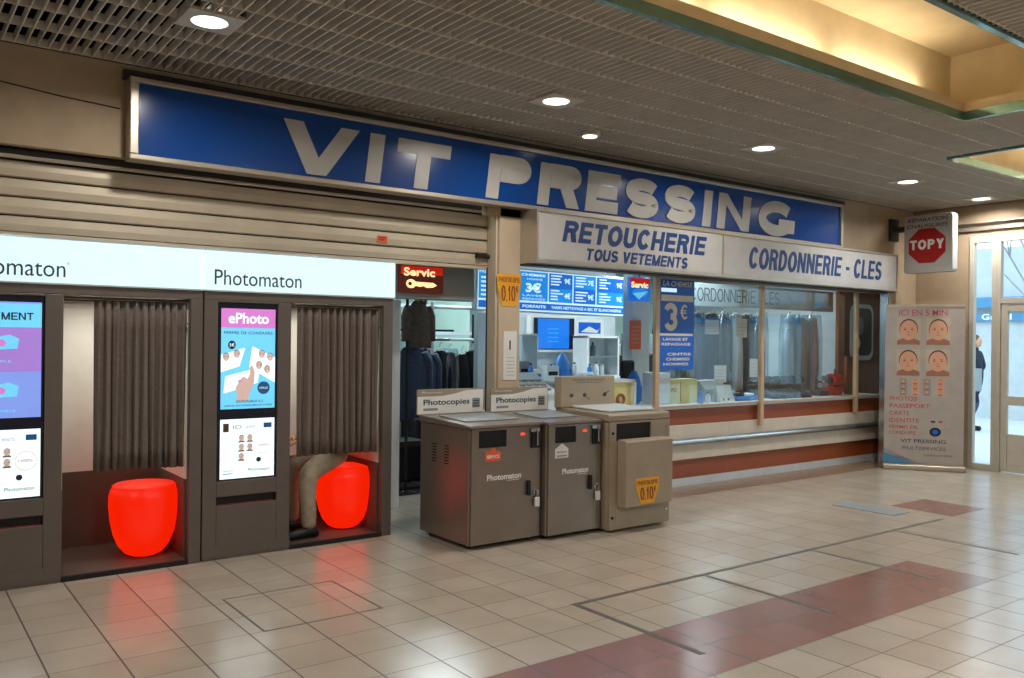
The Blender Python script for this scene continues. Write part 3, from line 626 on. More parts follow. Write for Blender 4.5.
# ------------------------------------------------------------------ figures
def skin(name, pts, edges, rad, m, parent, sub=2):
    me = bpy.data.meshes.new(name); me.from_pydata([Vector(p) for p in pts], edges, []); o = bpy.data.objects.new(name, me); COL.objects.link(o)
    sk = o.modifiers.new('s', 'SKIN'); sk.use_smooth_shade = True
    for i, v in enumerate(me.skin_vertices[0].data):
        r_ = rad[i]; v.radius = r_ if isinstance(r_, tuple) else (r_, r_); v.use_root = (i == 0)
    o.modifiers.new('b', 'SUBSURF').levels = sub; o.modifiers['b'].render_levels = sub
    dg = bpy.context.evaluated_depsgraph_get(); dg.update()
    me2 = bpy.data.meshes.new_from_object(o.evaluated_get(dg)); bpy.data.objects.remove(o)
    me2.materials.clear(); me2.materials.append(mt(m)); me2.name = name
    for p in me2.polygons: p.material_index = 0
    if parent is not None:
        me2.transform(Matrix.Translation(-parent.location))
    o2 = bpy.data.objects.new(name, me2); COL.objects.link(o2); o2.parent = parent
    return o2
def head(parent, c, f, hairm='hair3', skinm='skin3', s_=1.0):
    c = Vector(c); f = Vector(f).normalized(); r_ = f.cross(Vector((0, 0, 1))); P = Pl(c, r_, (0, 0, 1), f)
    def blob(mb, cu, cv, cn, a, b_, d, seg=14, rings=9, zc=None):
        vs = []; fs = []
        for i in range(rings+1):
            th = PI*i/rings
            for k_ in range(seg):
                ph_ = 2*PI*k_/seg; vs.append(P(cu+a*math.sin(th)*math.cos(ph_), cv+b_*math.cos(th), cn+d*math.sin(th)*math.sin(ph_)))
        for i in range(rings):
            for k_ in range(seg): fs.append([i*seg+k_, i*seg+(k_+1) % seg, (i+1)*seg+(k_+1) % seg, (i+1)*seg+k_])
        mb.add(vs, fs)
    h = MB(skinm); blob(h, 0, 0, 0, .075, .115, .092); blob(h, 0, -.045, .03, .055, .065, .055); blob(h, 0, -.012, .092, .013, .025, .02, 8, 6)
    for sx in (-1, 1): blob(h, sx*.076, -.005, -.005, .012, .03, .02, 8, 6)
    h.cur = 'darkred'; blob(h, 0, -.058, .078, .024, .006, .008, 8, 6)
    h.cur = 'black'
    for sx in (-1, 1): blob(h, sx*.03, .012, .080, .011, .006, .008, 8, 6)
    h.build('head', parent, smooth=True)
    h = MB('hair'); blob(h, 0, .03, -.018, .084, .105, .092); h.build('hair', parent, smooth=True)
def person_seated():
    hx, hy, hz = 3.0, 6.30, .61
    r = empty('person', (2.96, 6.3, .03), 'person in beige trousers and black shoes sitting in the right booth behind its curtain', 'person')
    # body: pelvis root, torso, neck, arms, legs
    pts = [(hx, hy, hz+.04), (hx+.02, hy, .85), (hx+.0, hy, 1.06), (hx-.02, hy, 1.18), (hx-.035, hy, 1.27)]
    ed = [(0, 1), (1, 2), (2, 3), (3, 4)]; rad = [(.15, .12), (.13, .11), (.15, .11), (.07, .06), (.052, .05)]
    def chain(start, L):
        last = start
        for p, q in L: pts.append(p); rad.append(q); ed.append((last, len(pts)-1)); last = len(pts)-1
        return last
    hands = []
    for sy in (-1, 1):
        chain(2, [((hx-.01, hy+sy*.17, 1.08), .055), ((hx-.06, hy+sy*.22, .90), .045), ((hx-.10, hy+sy*.21, .82), .042), ((hx-.24, hy+sy*.12, .78), .035), ((hx-.33, hy+sy*.09, .765), .026)])
        hands.append((hx-.33, hy+sy*.09, .765))
        kx = hx-.37; ky = hy-.20 if sy < 0 else hy+.12
        chain(0, [((hx-.08, hy+sy*.09, hz+.02), .092), ((hx-.20, (hy+sy*.11+ky)/2, hz-.01), .095), ((kx, ky, .515), .082), ((kx-.005, ky, .38), .070), ((kx+.01, ky, .16), .060), ((kx+.012, ky, .09), .058)])
    o = skin('body', pts, ed, rad, 'trousers', r)
    o.data.materials.append(mt('blackcloth'))
    for p in o.data.polygons:
        if (p.center+Vector(r.location)).z > .665: p.material_index = 1
    for h in hands:
        hp = [h]; hr = [.028]; he = []
        hp.append((h[0]-.06, h[1], h[2]-.01)); hr.append((.034, .016)); he.append((0, 1))
        for k_, (dy, ln) in enumerate(((-.03, .062), (-.01, .072), (.01, .068), (.03, .052))):
            b_ = len(hp); hp += [(h[0]-.09, h[1]+dy*.8, h[2]-.012), (h[0]-.09-ln*.6, h[1]+dy, h[2]-.025), (h[0]-.09-ln, h[1]+dy, h[2]-.045)]; hr += [.010, .009, .008]; he += [(1, b_), (b_, b_+1), (b_+1, b_+2)]
        b_ = len(hp); hp += [(h[0]-.04, h[1]-.035, h[2]-.01), (h[0]-.07, h[1]-.055, h[2]-.02)]; hr += [.011, .009]; he += [(1, b_), (b_, b_+1)]
        skin('hand', hp, he, hr, 'skin3', r, 1)
    for ky in (hy-.20, hy+.12):
        kx = hx-.37
        sh = MB('shoe'); vs = []
        prof = [(.07, .035, .07), (.05, .045, .09), (.0, .045, .10), (-.07, .042, .075), (-.13, .05, .06), (-.18, .045, .05), (-.205, .02, .035)]
        seg = 10
        for dx, hw, ht in prof:
            for k_ in range(seg): a = 2*PI*k_/seg; vs.append((kx+.01+dx, ky+hw*math.cos(a), .034+ht*.5+ht*.5*math.sin(a)))
        fs = [[i*seg+k_, i*seg+(k_+1) % seg, (i+1)*seg+(k_+1) % seg, (i+1)*seg+k_] for i in range(len(prof)-1) for k_ in range(seg)]+[list(range(seg)), [(len(prof)-1)*seg+k_ for k_ in range(seg)]]
        sh.add(vs, fs); sh.build('shoe', r, smooth=True)
    head(r, (hx-.06, hy, 1.39), (-1, 0, 0))
person_seated()
def person_out():
    x, y = 16.0, 7.42
    r = empty('person', (x, y, -.02), 'person in dark coat walking outside the side window with a grey bag', 'person')
    pts = [(x, y, .92), (x, y, 1.12), (x, y, 1.32), (x, y, 1.44), (x, y-.02, 1.52)]; ed = [(0, 1), (1, 2), (2, 3), (3, 4)]; rad = [(.15, .17), (.13, .15), (.13, .18), (.07, .08), .055]
    def chain(start, L):
        last = start
        for p, q in L: pts.append(p); rad.append(q); ed.append((last, len(pts)-1)); last = len(pts)-1
    for sx, dy in ((-1, .10), (1, -.12)):
        chain(2, [((x+sx*.19, y, 1.38), .065), ((x+sx*.23, y+dy*.5, 1.14), .05), ((x+sx*.2, y-dy*1.2, .90), .038), ((x+sx*.2, y-dy*1.4, .82), .03)])
        chain(0, [((x+sx*.09, y+dy*.2, .84), .10), ((x+sx*.09, y-dy*.8, .48), .07), ((x+sx*.09, y-dy*.7+.16*(dy > 0), .10), .05)])
    o = skin('body', pts, ed, rad, 'dnavy', r); o.data.materials.append(mt('denim'))
    for p in o.data.polygons:
        if p.center.z < .52: p.material_index = 1
    for sx, dy in ((-1, .10), (1, -.12)):
        s_ = MB('shoe'); yy = y-dy*.7+.16*(dy > 0); s_.box(x+sx*.09-.045, x+sx*.09+.045, yy-.17, yy+.08, -.02, .07); s_.build('shoe', r, bevel=.03)
    head(r, (x, y-.03, 1.60), (0, -1, 0))
    b = MB('grey'); b.box(x-.34, x-.18, y-.22, y+.18, .72, 1.12); b.tube([(x-.26, y-.1, 1.12), (x-.26, y-.06, 1.3), (x-.2, y, 1.36), (x-.26, y+.06, 1.3), (x-.26, y+.1, 1.12)], .012, 6)
    tag(b.build('shoulder_bag', bevel=.02, loc=(x-.26, y, .72)), 'grey shoulder bag carried by the person outside', 'bag')
person_out()

# ================================================================== COPY MACHINES
def price_tag(P, u0, u1, v0, v1, n, parent=None):
    w_ = u1-u0; h = v1-v0
    b = MB('yellow'); b.prism(P, [(u0+w_*.22, v0), (u1-w_*.22, v0), (u1-w_*.03, v0+h*.55), (u1, v1), (u0, v1), (u0+w_*.03, v0+h*.55)], n, n+.003)
    btext(b, P, 'PHOTOCOPIE', u0+w_*.06, u1-w_*.06, v0+h*.74, v0+h*.90, n+.0035, 0, 'darkred', .2)
    btext(b, P, '0,10', u0+w_*.18, u1-w_*.26, v0+h*.16, v0+h*.64, n+.0035, 0, 'darkred', .2); btext(b, P, '€', u1-w_*.25, u1-w_*.12, v0+h*.45, v0+h*.64, n+.0035, 0, 'darkred', .18)
    return b
def copier(x0, x1, yf, yb, label, first):
    r = empty('photocopier', ((x0+x1)/2, (yf+yb)/2, 0), label, 'photocopier', 'self service photocopier cabinets')
    P = F(yf); W = x1-x0; X = lambda a: x0+a
    b = MB('mach'); b.box(x0, x1, yf+.02, yb, .03, .895); b.build('cabinet', r, bevel=.008)
    b = MB('mach_top'); b.prism(Pl((0, 0, 0), (0, 1, 0), (0, 0, 1)), [(yf-.02, .895), (yf-.02, .915), (yb, .945), (yb, .895)], x0-.015, x1+.004); tp_ = b.build('top', r, bevel=.004)
    b = MB('grey'); b.prism(Pl((0, 0, 0), (0, 1, 0), (0, 0, 1)), [(yf+.17, .925), (yf+.17, .932), (yb-.16, .948), (yb-.16, .94)], x0+.07, x1-.09); b.build('glass_lid', tp_)
    # door with the slot cut around
    d = MB('mach'); sx0, sx1, sz0, sz1 = X(.075), X(.075+W*.38), .745, .872
    d.box(X(.012), x1-.012, yf, yf+.02, .036, sz0); d.box(X(.012), x1-.012, yf, yf+.02, sz1, .888); d.box(X(.012), sx0, yf, yf+.02, sz0, sz1); d.box(sx1, x1-.012, yf, yf+.02, sz0, sz1)
    dr = d.build('door', r)
    b = MB('black'); b.box(sx0, sx1, yf+.012, yf+.021, sz0, sz1); b.build('slot', dr)
    b = MB('black'); b.box(x1-.105, x1-.03, yf-.02, yf, .72, .865); b.box(x1-.12, x1-.035, yf-.025, yf, .845, .87, 'steel'); b.tube([(x1-.06, yf-.03, .86), (x1-.06, yf-.03, .74)], .008, 8, 'steel'); b.build('coin_lock', dr)
    b = MB('orange'); b.prism(P, rrect(x1-.205, x1-.165, .822, .84, .007), 0, .008, 'led'); b.build('button', dr)['label'] = 'small lit red button'
    b = MB('black'); b.prism(P, rrect(x1-.145, x1-.115, .36, .475, .012), 0, .022); b.build('handle', dr)
    b = MB('steel'); b.disc(P, x1-.055, .375, .028, 0, .012, seg=14); b.box(x1-.075, x1-.035, yf-.03, yf-.012, .27, .34, 'paper'); b.tube([(x1-.055, yf-.02, .33), (x1-.055, yf-.02, .39)], .006, 6); b.build('padlock', dr)
    b = MB('white'); b.text(P, 'Photomaton', X(.15), X(.15+W*.48), .50, .545, .001, bold=.03); b.quad(P, X(.15+W*.28), X(.15+W*.45), .488, .492, .001); b.build('lettering', dr)
    b = MB('orange')
    if first:
        b.prism(P, rrect(X(.13), X(.275), .645, .715, .015), 0, .002); b.ell(P, X(.205), .722, .025, .022, .001); b.text(P, 'SERVICE', X(.145), X(.26), .665, .69, .003, m='paper', bold=.03)
        b.build('sticker', dr)['label'] = 'orange red sticker'
    else:
        b.cur = 'paper'; b.mats = []; b.poly(P, [(X(.075), .63), (X(.21), .63), (X(.21), .70), (X(.145), .745), (X(.075), .70)], .001, 'paper'); b.quad(P, X(.09), X(.195), .64, .652, .002, 'grey'); b.quad(P, X(.09), X(.195), .672, .68, .002, 'grey')
        b.build('sticker', dr)['label'] = 'pale house shaped sticker'
    # side vents
    PS = Pl((x0, 0, 0), (0, -1, 0))
    for c in (-(yf+.32), -(yf+.50)):
        b = MB('black')
        for i in range(7): b.pbox(PS, c-.03, c+.03, .60+i*.022, .608+i*.022, -.001, .002)
        b.build('side_vent', r)
    for cx_, cy_ in ((x0+.06, yf+.09), (x1-.06, yf+.09), (x0+.06, yb-.08), (x1-.06, yb-.08)):
        b = MB('rubber'); b.tube([(cx_-.012, cy_, .018), (cx_+.012, cy_, .018)], .018, 14); b.box(cx_-.016, cx_+.016, cy_-.012, cy_+.012, .025, .05, 'steel'); b.build('caster', r)
    # header board
    Pb = F(yb-.03); a, c = x0-.03, x1-.085 if first else x1-.03
    a = x0-.06 if first else x0-.075
    b = MB('paper'); n = 12; ww = c-a
    top = [(c-ww*i/n, .945+.17+.025*math.sin((1-i/n)*PI*1.1)*(1)) for i in range(n+1)]
    b.prism(Pb, rrect(a, c, .945, 1.145, .015), 0, .012, 'mach3'); b.prism(Pb, [(a+.005, .95), (c-.005, .95), (c-.005, 1.135), (c-ww*.28, 1.13), (c-ww*.45, 1.105), (c-ww*.62, 1.09), (a+.005, 1.088)], .012, .0135, 'paper')
    b.text(Pb, 'Photocopies', a+ww*.09, c-ww*.22, 1.005, 1.065, .0145, m='text', bold=.02); b.quad(Pb, c-ww*.18, c-ww*.06, .985, 1.065, .014, 'grey')
    for i in range(3): b.quad(Pb, c-ww*.17, c-ww*.07, .995+i*.022, 1.003+i*.022, .0148, 'text')
    b.quad(Pb, a+ww*.09, a+ww*.30, .975, .995, .014, 'grey'); b.text(Pb, 'Photomaton', a+ww*.07, a+ww*.36, 1.112, 1.128, .0145, m='paper')
    b.build('header_board', r)
    return r
copier(3.475, 4.137, 5.16, 5.87, 'photocopier cabinet with orange red sticker, leftmost of the three machines', True)
copier(4.150, 4.712, 5.10, 5.80, 'photocopier cabinet with pale house shaped sticker, middle of the three machines', False)
# third machine
r = empty('photocopier', (5.07, 5.36, 0), 'beige photocopier with a price sticker on its tray, nearest the counter', 'photocopier')
x0, x1, yf, yb = 4.725, 5.425, 5.02, 5.70; P = F(yf)
b = MB('mach3'); b.box(x0, x1, yf+.02, yb, .012, .90); b.build('cabinet', r, bevel=.02)
b = MB('mach3'); b.prism(Pl((0, 0, 0), (0, 1, 0), (0, 0, 1)), [(yf, .895), (yf, .945), (yf+.02, .955), (yb, .965), (yb, .895)], x0-.005, x1); b.build('top', r, bevel=.008)
b = MB('mach3'); b.box(x0+.004, x0+.075, yf, yf+.02, .02, .89); b.box(x0+.47, x1-.002, yf, yf+.02, .02, .89); b.box(x0+.075, x0+.47, yf, yf+.02, .02, .735); b.box(x0+.075, x0+.47, yf, yf+.02, .875, .89); fr = b.build('front_panel', r, bevel=.003)
b = MB('black'); b.box(x0+.075, x0+.47, yf+.014, yf+.021, .735, .875); b.build('slot', fr)
b = MB('mach3b'); b.prism(Pl((0, 0, 0), (0, 1, 0), (0, 0, 1)), [(yf-.10, .21), (yf-.10, .735), (yf-.09, .745), (yf, .75), (yf, .20)], x0+.09, x1-.07); tb = b.build('tray_cover', r, bevel=.01)
b = price_tag(F(yf-.10), 4.925, 5.19, .225, .435, .0005); b.build('price_sticker', tb)['label'] = 'yellow price sticker PHOTOCOPIE 0,10 €'
for u, v, m_ in ((x0+.035, .80, 'black'), (x1-.035, .83, 'steel'), (x0+.035, .12, 'black'), (x1-.05, .13, 'steel')): MB(m_).disc(P, u, v, .012, 0, .008, m_, 10).build('screw', r)
b = MB('worktop'); b.prism(Pl((0, 0, 0), (0, 1, 0), (0, 0, 1)), [(yf+.12, .962), (yf+.12, .975), (yb-.10, .985), (yb-.10, .968)], x0+.10, x1-.06); b.build('lid', r, bevel=.004)
b = MB('mach3b'); b.box(x0-.02, x1-.09, yb-.09, yb-.0, .965, 1.235); bp_ = b.build('back_panel', r, bevel=.008)
Pp = F(yb-.09); b = MB('text'); b.text(Pp, 'MODE D\'EMPLOI', x0+.12, x1-.22, 1.195, 1.212, .001); b.quad(Pp, x0+.16, x1-.26, 1.178, 1.182, .001)
for u in (.10, .25, .49): b.ell(Pp, x0+u, 1.07, .022, .018, .001)
for u in (.07, .21, .40): b.quad(Pp, x0+u, x0+u+.10, 1.125, 1.130, .001, 'grey'); b.quad(Pp, x0+u, x0+u+.09, 1.01, 1.014, .001, 'grey')
b.tube([(x0+.27, Pp.O.y-.002, 1.05), (x0+.31, Pp.O.y-.002, 1.03)], .003, 5); b.tube([(x0+.46, Pp.O.y-.002, 1.06), (x0+.54, Pp.O.y-.002, 1.10)], .004, 5); b.build('instructions', bp_)
# price tag on the pillar
o = price_tag(F(5.90), 4.225, 4.485, 1.835, 2.11, .002).build('price_sticker', loc=(4.35, 5.9, 1.84)); tag(o, 'yellow price sign reading PHOTOCOPIE 0,10 € on the pillar', 'sign')
o = MB('paper').box(4.30, 4.44, 5.894, 5.899, 1.20, 1.62).build('notice', loc=(4.37, 5.897, 1.2)); tag(o, 'faded paper notice stuck to the pillar under the price sign', 'notice')
b = MB('grey'); 
for i in range(6): b.quad(F(5.893), 4.33, 4.42, 1.24+i*.03, 1.244+i*.03, 0)
b.quad(F(5.893), 4.36, 4.375, 1.46, 1.54, 0, 'text'); b.build('notice_text', o)
# ================================================================== COUNTER AND SHOP WINDOW
ct = empty('counter', (7.5, 6.3, 0), 'long shop counter with red brown laminate and pale bumper band', 'counter')
b = MB('lam'); b.box(4.56, 10.92, 6.20, 6.25, .66, .832); b.box(4.56, 10.92, 6.20, 6.25, .09, .292); b.box(4.56, 10.92, 6.25, 6.80, .09, .80); b.build('laminate_body', ct)
b = MB('lamw')
for a, c in ((4.56, 5.60), (5.603, 7.62), (7.623, 10.92)): b.box(a, c, 6.17, 6.20, .292, .66)
b.build('pale_band', ct, bevel=.004)
b = MB('steel'); 
pts = [(4.56, 6.155, .485), (10.92, 6.155, .485)]; b.tube(pts, .035, 14); b.build('bumper_rail', ct, smooth=False)
b = MB('steel')
for a, c in ((4.56, 7.35), (7.353, 10.92)): b.box(a, c, 6.195, 6.20, 0.006, .092, 'kickalu')
b.build('kick_plate', ct)
b = MB('worktop'); b.box(4.50, 10.92, 6.16, 6.85, .832, .862); b.build('worktop', ct, bevel=.005)
# window frames and panes
wx = [4.49, 6.42, 8.14, 10.07, 10.95]
for i, xx in enumerate(wx[1:4]):
    b = MB('post'); z0 = .60 if i < 2 else .66
    b.box(xx-.03, xx+.03, 6.12, 6.165, z0, 2.23); struct(b, 'trim_%d' % (11+i), bevel=.004)
for i, (a, c) in enumerate(zip(wx[1:], wx[2:])):
    b = MB('post'); b.box(a+.03, c-.03, 6.125, 6.16, 2.20, 2.23); b.box(a+.03, c-.03, 6.13, 6.158, .862, .875); f = struct(b, 'window_%d' % (11+i))
    p = MB('shop_glass'); p.box(a+.03, c-.03, 6.140, 6.146, .875, 2.20); p.build('pane', f)
b = MB('steel'); b.box(10.29, 10.37, 5.84, 5.95, 0, 2.20); b.box(10.31, 10.35, 5.835, 5.84, 0, 2.2, 'alu'); tag(b.build('shutter_rail', bevel=.004, loc=(10.33, 5.9, 0)), 'tall steel shutter rail at the right end of the shop window', 'rail')

# posters and papers on the glass
P = F(6.175); Pq = F(6.135)
b = MB('p_blue'); P3 = F(6.17)
po = MB('p_blue'); X0, X1 = 6.46, 6.985; y_ = 6.136
P3 = F(y_)
po.box(X0, X1, 6.136, 6.139, 1.25, 2.19)
po.text(P3, 'LA CHEMISE', X0+.04, X1-.03, 2.12, 2.175, .001, m='paper', bold=.02, ital=.2); po.quad(P3, X0+.02, X0+.25, 2.06, 2.10, .001, 'm_wht'); po.quad(P3, X0+.02, X1-.02, 1.965, 2.03, .001, 'paper')
btext(po, P3, '3', X0+.06, X0+.26, 1.66, 1.945, .0015, 0, 'paper', .24); btext(po, P3, '€', X0+.30, X0+.43, 1.78, 1.935, .0015, 0, 'paper', .16); po.quad(P3, X0, X1-.02, 1.605, 1.63, .001, 'paper')
for i, (a, c, t_) in enumerate(((.05, .43, 'LAVAGE ET'), (.03, .47, 'REPASSAGE'), (.16, .34, 'SUR'), (.12, .48, 'CINTRE'), (.10, .46, 'CHEMISES'), (.06, .44, 'HOMMES'))):
    po.text(P3, t_, X0+a, X0+c, 1.555-i*.052, 1.585-i*.052, .001, m='skyblue' if i == 2 else 'paper', bold=.03)
tag(po.build('poster', loc=(6.72, 6.138, 1.25)), 'blue poster with a large white 3 € in the shop window', 'poster')
for (a, c, z0, z1, l) in ((7.19, 7.42, 1.63, 1.785, 'pale square notice beside the 3 € poster inside the window'), (7.71, 7.90, 1.60, 1.81, 'pale upright notice high on the glass left of the middle post'), (7.35, 7.55, 1.10, 1.29, 'small white card low on the glass above the paper stand'), (7.96, 8.10, 1.15, 1.36, 'white card low on the glass against the middle post')):
    o = MB('paper').box(a, c, 6.160, 6.163, z0, z1).build('notice', loc=((a+c)/2, 6.162, z0)); tag(o, l, 'notice')
    b = MB('grey')
    for i in range(4): b.quad(F(6.159), a+.02, c-.03, z0+.03+i*(z1-z0-.05)/4, z0+.034+i*(z1-z0-.05)/4, 0)
    b.build('notice_text', o)

# ================================================================== SHOP INTERIOR
iw = MB('greenwall'); iw.box(3.25, 12.2, 10.6, 10.7, 0, 2.8); struct(iw, 'wall_back')
iw = MB('shopwhite'); iw.box(3.24, 3.30, 6.82, 10.6, 0, 2.8); struct(iw, 'wall_side')
iw = MB('shopwhite'); iw.box(12.1, 12.2, 6.0, 10.6, 0, 2.8); iw.box(11.0, 12.2, 5.95, 6.0, 0, 2.8); struct(iw, 'wall_end')
iw = MB('shopwhite'); iw.box(3.24, 12.2, 6.1, 10.7, 2.75, 2.8); struct(iw, 'ceiling_shop')
iw = MB('grey'); iw.box(-2, 3.24, 6.80, 6.85, 0, 2.75); struct(iw, 'wall_booth_back')
# menu board
mbo = empty('price_board', (6.2, 7.5, 1.85), 'bright blue backlit price board of white lists hanging behind the counter', 'sign')
b = MB('header_trim'); b.box(5.10, 7.30, 7.5, 7.58, 1.845, 2.285); b.build('case', mbo, bevel=.005)
mbo.location.z += 0.0
P = F(7.5); b = MB('m_blue'); b.quad(P, 5.12, 7.28, 1.86, 2.27, .001, 'm_wht'); b.quad(P, 5.13, 7.27, 1.875, 1.945, .002, 'm_blue2'); b.quad(P, 5.74, 7.27, 1.965, 2.26, .002, 'm_blue2')
b.quad(P, 5.13, 6.07, 1.965, 2.26, .0025, 'm_blue')
cols = [(6.09, 6.44), (6.46, 6.80), (6.83, 7.26)]
random.seed(3)
for ci, (a, c) in enumerate(cols):
    for ri, (z0, z1) in enumerate(((2.12, 2.255), (1.968, 2.105))):
        b.quad(P, a, c, z0, z1, .003, 'm_blue' if (ci+ri) % 2 else 'm_blue2')
        for k_ in range(4): L_ = random.uniform(.10, .20); b.quad(P, a+.03, a+.03+L_, z0+.02+k_*.03, z0+.034+k_*.03, .004, 'm_wht')
        b.text(P, '%d€' % random.choice((3, 4, 6, 7, 9)), c-.12, c-.03, z0+.04, z0+.10, .004, m='m_wht', bold=.03)
    b.quad(P, c+.002, c+.018, 1.965, 2.26, .0045, 'm_wht')
b.quad(P, 6.075, 6.09, 1.965, 2.26, .0045, 'm_wht')
b.text(P, 'PRESSING', 5.14, 5.40, 2.21, 2.24, .004, m='m_wht'); b.text(P, 'CHEMISE', 5.70, 6.04, 2.215, 2.24, .004, m='m_wht', bold=.03); b.text(P, 'HOMME', 5.78, 6.0, 2.175, 2.195, .004, m='m_wht'); b.text(P, '3€', 5.76, 5.98, 2.05, 2.15, .004, m='m_wht', bold=.04); b.text(P, 'LAVEE', 5.72, 6.0, 2.01, 2.03, .004, m='m_wht'); b.text(P, 'REPASSEE', 5.72, 6.04, 1.975, 1.995, .004, m='m_wht')
for k_ in range(5): b.quad(P, 5.16, 5.42, 1.99+k_*.042, 2.01+k_*.042, .004, 'm_wht')
b.text(P, 'FORFAITS', 5.72, 6.05, 1.895, 1.925, .004, m='m_wht', bold=.03); b.text(P, 'TARIFS NETTOYAGE A SEC ET BLANCHISSERIE', 6.13, 7.22, 1.895, 1.925, .004, m='m_wht', bold=.02)
b.build('print', mbo)
b = MB('steel')
for xx in (5.4, 7.0): b.tube([(xx, 7.54, 2.28), (xx, 7.54, 2.75)], .006, 6)
b.build('hanging_rod', mbo)
mbo.scale.z = 1.10; mbo.rotation_euler.y = .012

# key neon sign on grey overhead box by the doorway
b = MB('grey'); b.hexa([(3.30, 6.32), (4.28, 6.32), (4.33, 6.45), (3.30, 6.45)], 1.885, 2.20); tag(b.build('overhead_box', bevel=.01, loc=(3.8, 6.38, 1.885)), 'grey overhead box behind the key sign in the doorway', 'box')
ks = empty('key_sign', (3.71, 6.31, 1.94), 'lit red sign reading Servic with a yellow key beneath', 'sign')
b = MB('n_brown'); b.box(3.50, 3.93, 6.275, 6.318, 1.935, 2.165); b.build('panel', ks, bevel=.008)
P = F(6.275); b = MB('n_red'); b.quad(P, 3.51, 3.92, 2.09, 2.158, .001); b.text(P, 'Servic', 3.535, 3.84, 2.075, 2.145, .003, m='n_yel', bold=.03)
b.ell(P, 3.605, 2.01, .048, .038, .003, 'n_yel'); b.ell(P, 3.595, 2.01, .018, .016, .004, 'n_brown'); b.prism(P, [(3.64, 1.995), (3.70, 1.985), (3.72, 1.995), (3.76, 1.98), (3.82, 1.985), (3.86, 2.005), (3.82, 2.025), (3.64, 2.028)], .003, .004, 'n_yel'); b.build('lettering', ks)
ks = empty('key_sign', (6.62, 6.6, 1.98), 'second lit Servic sign, red over blue, beside the price board', 'sign')
b = MB('m_blue2'); b.box(6.46, 6.78, 6.58, 6.62, 1.975, 2.235); b.build('panel', ks, bevel=.008)
P = F(6.58); b = MB('n_red'); b.quad(P, 6.47, 6.77, 2.15, 2.225, .001); b.text(P, 'Servic', 6.485, 6.74, 2.12, 2.185, .003, m='n_yel', bold=.04); b.ell(P, 6.62, 2.07, .12, .045, .002, 'm_blue'); b.poly(P, [(6.5, 2.06), (6.74, 2.09), (6.6, 1.995)], .003, 'c_cyan'); b.build('lettering', ks)
b = MB('steel'); b.tube([(6.62, 6.6, 2.23), (6.62, 6.6, 2.75)], .008, 6); b.build('hanging_rod', ks)

# garments ---------------------------------------------------------
def garment(x, y, zt, w_, L_, m, kind, label, group=None, rot=0.0, cover=False):
    r = empty('garment', (x, y, zt-L_), label, 'garment', group)
    b = MB('steel'); b.tube([(x-w_*.42, y, zt-.05), (x, y, zt+.01), (x+w_*.42, y, zt-.05)], .005, 6, m='paper'); b.tube([(x, y, zt), (x, y, zt+.05), (x+.02, y, zt+.07), (x+.03, y, zt+.05)], .003, 5); b.build('hanger', r)
    c = MB(m); n = 24; rows = 7; vs = []; random.seed(int(x*100))
    ph = random.random()*6
    for j in range(rows+1):
        t_ = j/rows; z = zt-.02-L_*t_
        hw = w_*(.20+.30*min(1, t_*4)) if kind == 'jacket' else w_*(.40+.06*t_)
        dep = .05+.05*min(1, t_*3)
        for i in range(n):
            a = 2*PI*i/n; f_ = 1+.12*math.sin(5*a+ph+t_*2)*t_
            vs.append((x+hw*math.cos(a)*f_, y+dep*math.sin(a)*f_, z+(-.02*abs(math.cos(a)) if j == 0 else 0)))
    fs = [[j*n+i, j*n+(i+1) % n, (j+1)*n+(i+1) % n, (j+1)*n+i] for j in range(rows) for i in range(n)]+[list(range(n)), [rows*n+i for i in range(n)]]
    c.add(vs, fs); c.build('cloth', r, smooth=True)
    if kind == 'jacket':
        for sx in (-1, 1):
            sl = MB(m); sl.tube([(x+sx*w_*.40, y, zt-.09), (x+sx*w_*.50, y, zt-.20), (x+sx*w_*.53, y-.01, zt-.45), (x+sx*w_*.50, y-.02, zt-L_*.85)], [.05, .065, .055, .045], 10); sl.build('sleeve', r, smooth=True)
        cl = MB(m); cl.tube([(x-.06, y-.04, zt-.02), (x-.04, y-.075, zt-.06), (x, y-.09, zt-.10), (x+.04, y-.075, zt-.06), (x+.06, y-.04, zt-.02)], .016, 6); cl.build('collar', r, smooth=True)
    if cover:
        c = MB('plastic_film'); vs = []
        for j in range(5):
            t_ = j/4
            for i in range(n):
                a = 2*PI*i/n; hw = w_*(.3+.32*min(1, t_*5)); vs.append((x+hw*math.cos(a)*(1+.06*math.sin(6*a)), y+(.09+.03*math.sin(4*a))*math.sin(a)*1.3, zt+.02-(L_+.12)*t_))
        c.add(vs, [[j*n+i, j*n+(i+1) % n, (j+1)*n+(i+1) % n, (j+1)*n+i] for j in range(4) for i in range(n)]); c.build('plastic_cover', r, smooth=True)
    return r
rk = empty('clothes_rack', (4.6, 7.65, 0), 'black tube clothes rack standing inside the doorway', 'rack')
b = MB('black'); b.tube([(4.33, 7.6, .02), (4.33, 7.6, 2.2)], .016, 8); b.build('post', rk); b = MB('black'); b.tube([(4.0, 7.62, 2.03), (4.9, 7.62, 2.03)], .011, 8); b.tube([(4.0, 7.62, 1.635), (4.9, 7.62, 1.635)], .011, 8); b.build('rail', rk); b = MB('steel'); b.tube([(4.0, 7.7, 1.54), (4.9, 7.7, 1.54)], .014, 8); b.build('rail', rk); b = MB('black'); b.tube([(4.0, 7.66, .02), (4.9, 7.66, .02)], .016, 8); b.tube([(4.0, 7.66, .02), (4.0, 7.66, 1.64)], .014, 8); b.build('base', rk)
garment(4.47, 7.62, 1.97, .26, .50, 'browncloth', 'jacket', 'grey brown jacket hanging highest in the doorway')
garment(4.47, 7.78, 1.49, .40, .75, 'denim', 'jacket', 'denim jacket hanging left on the doorway rack')
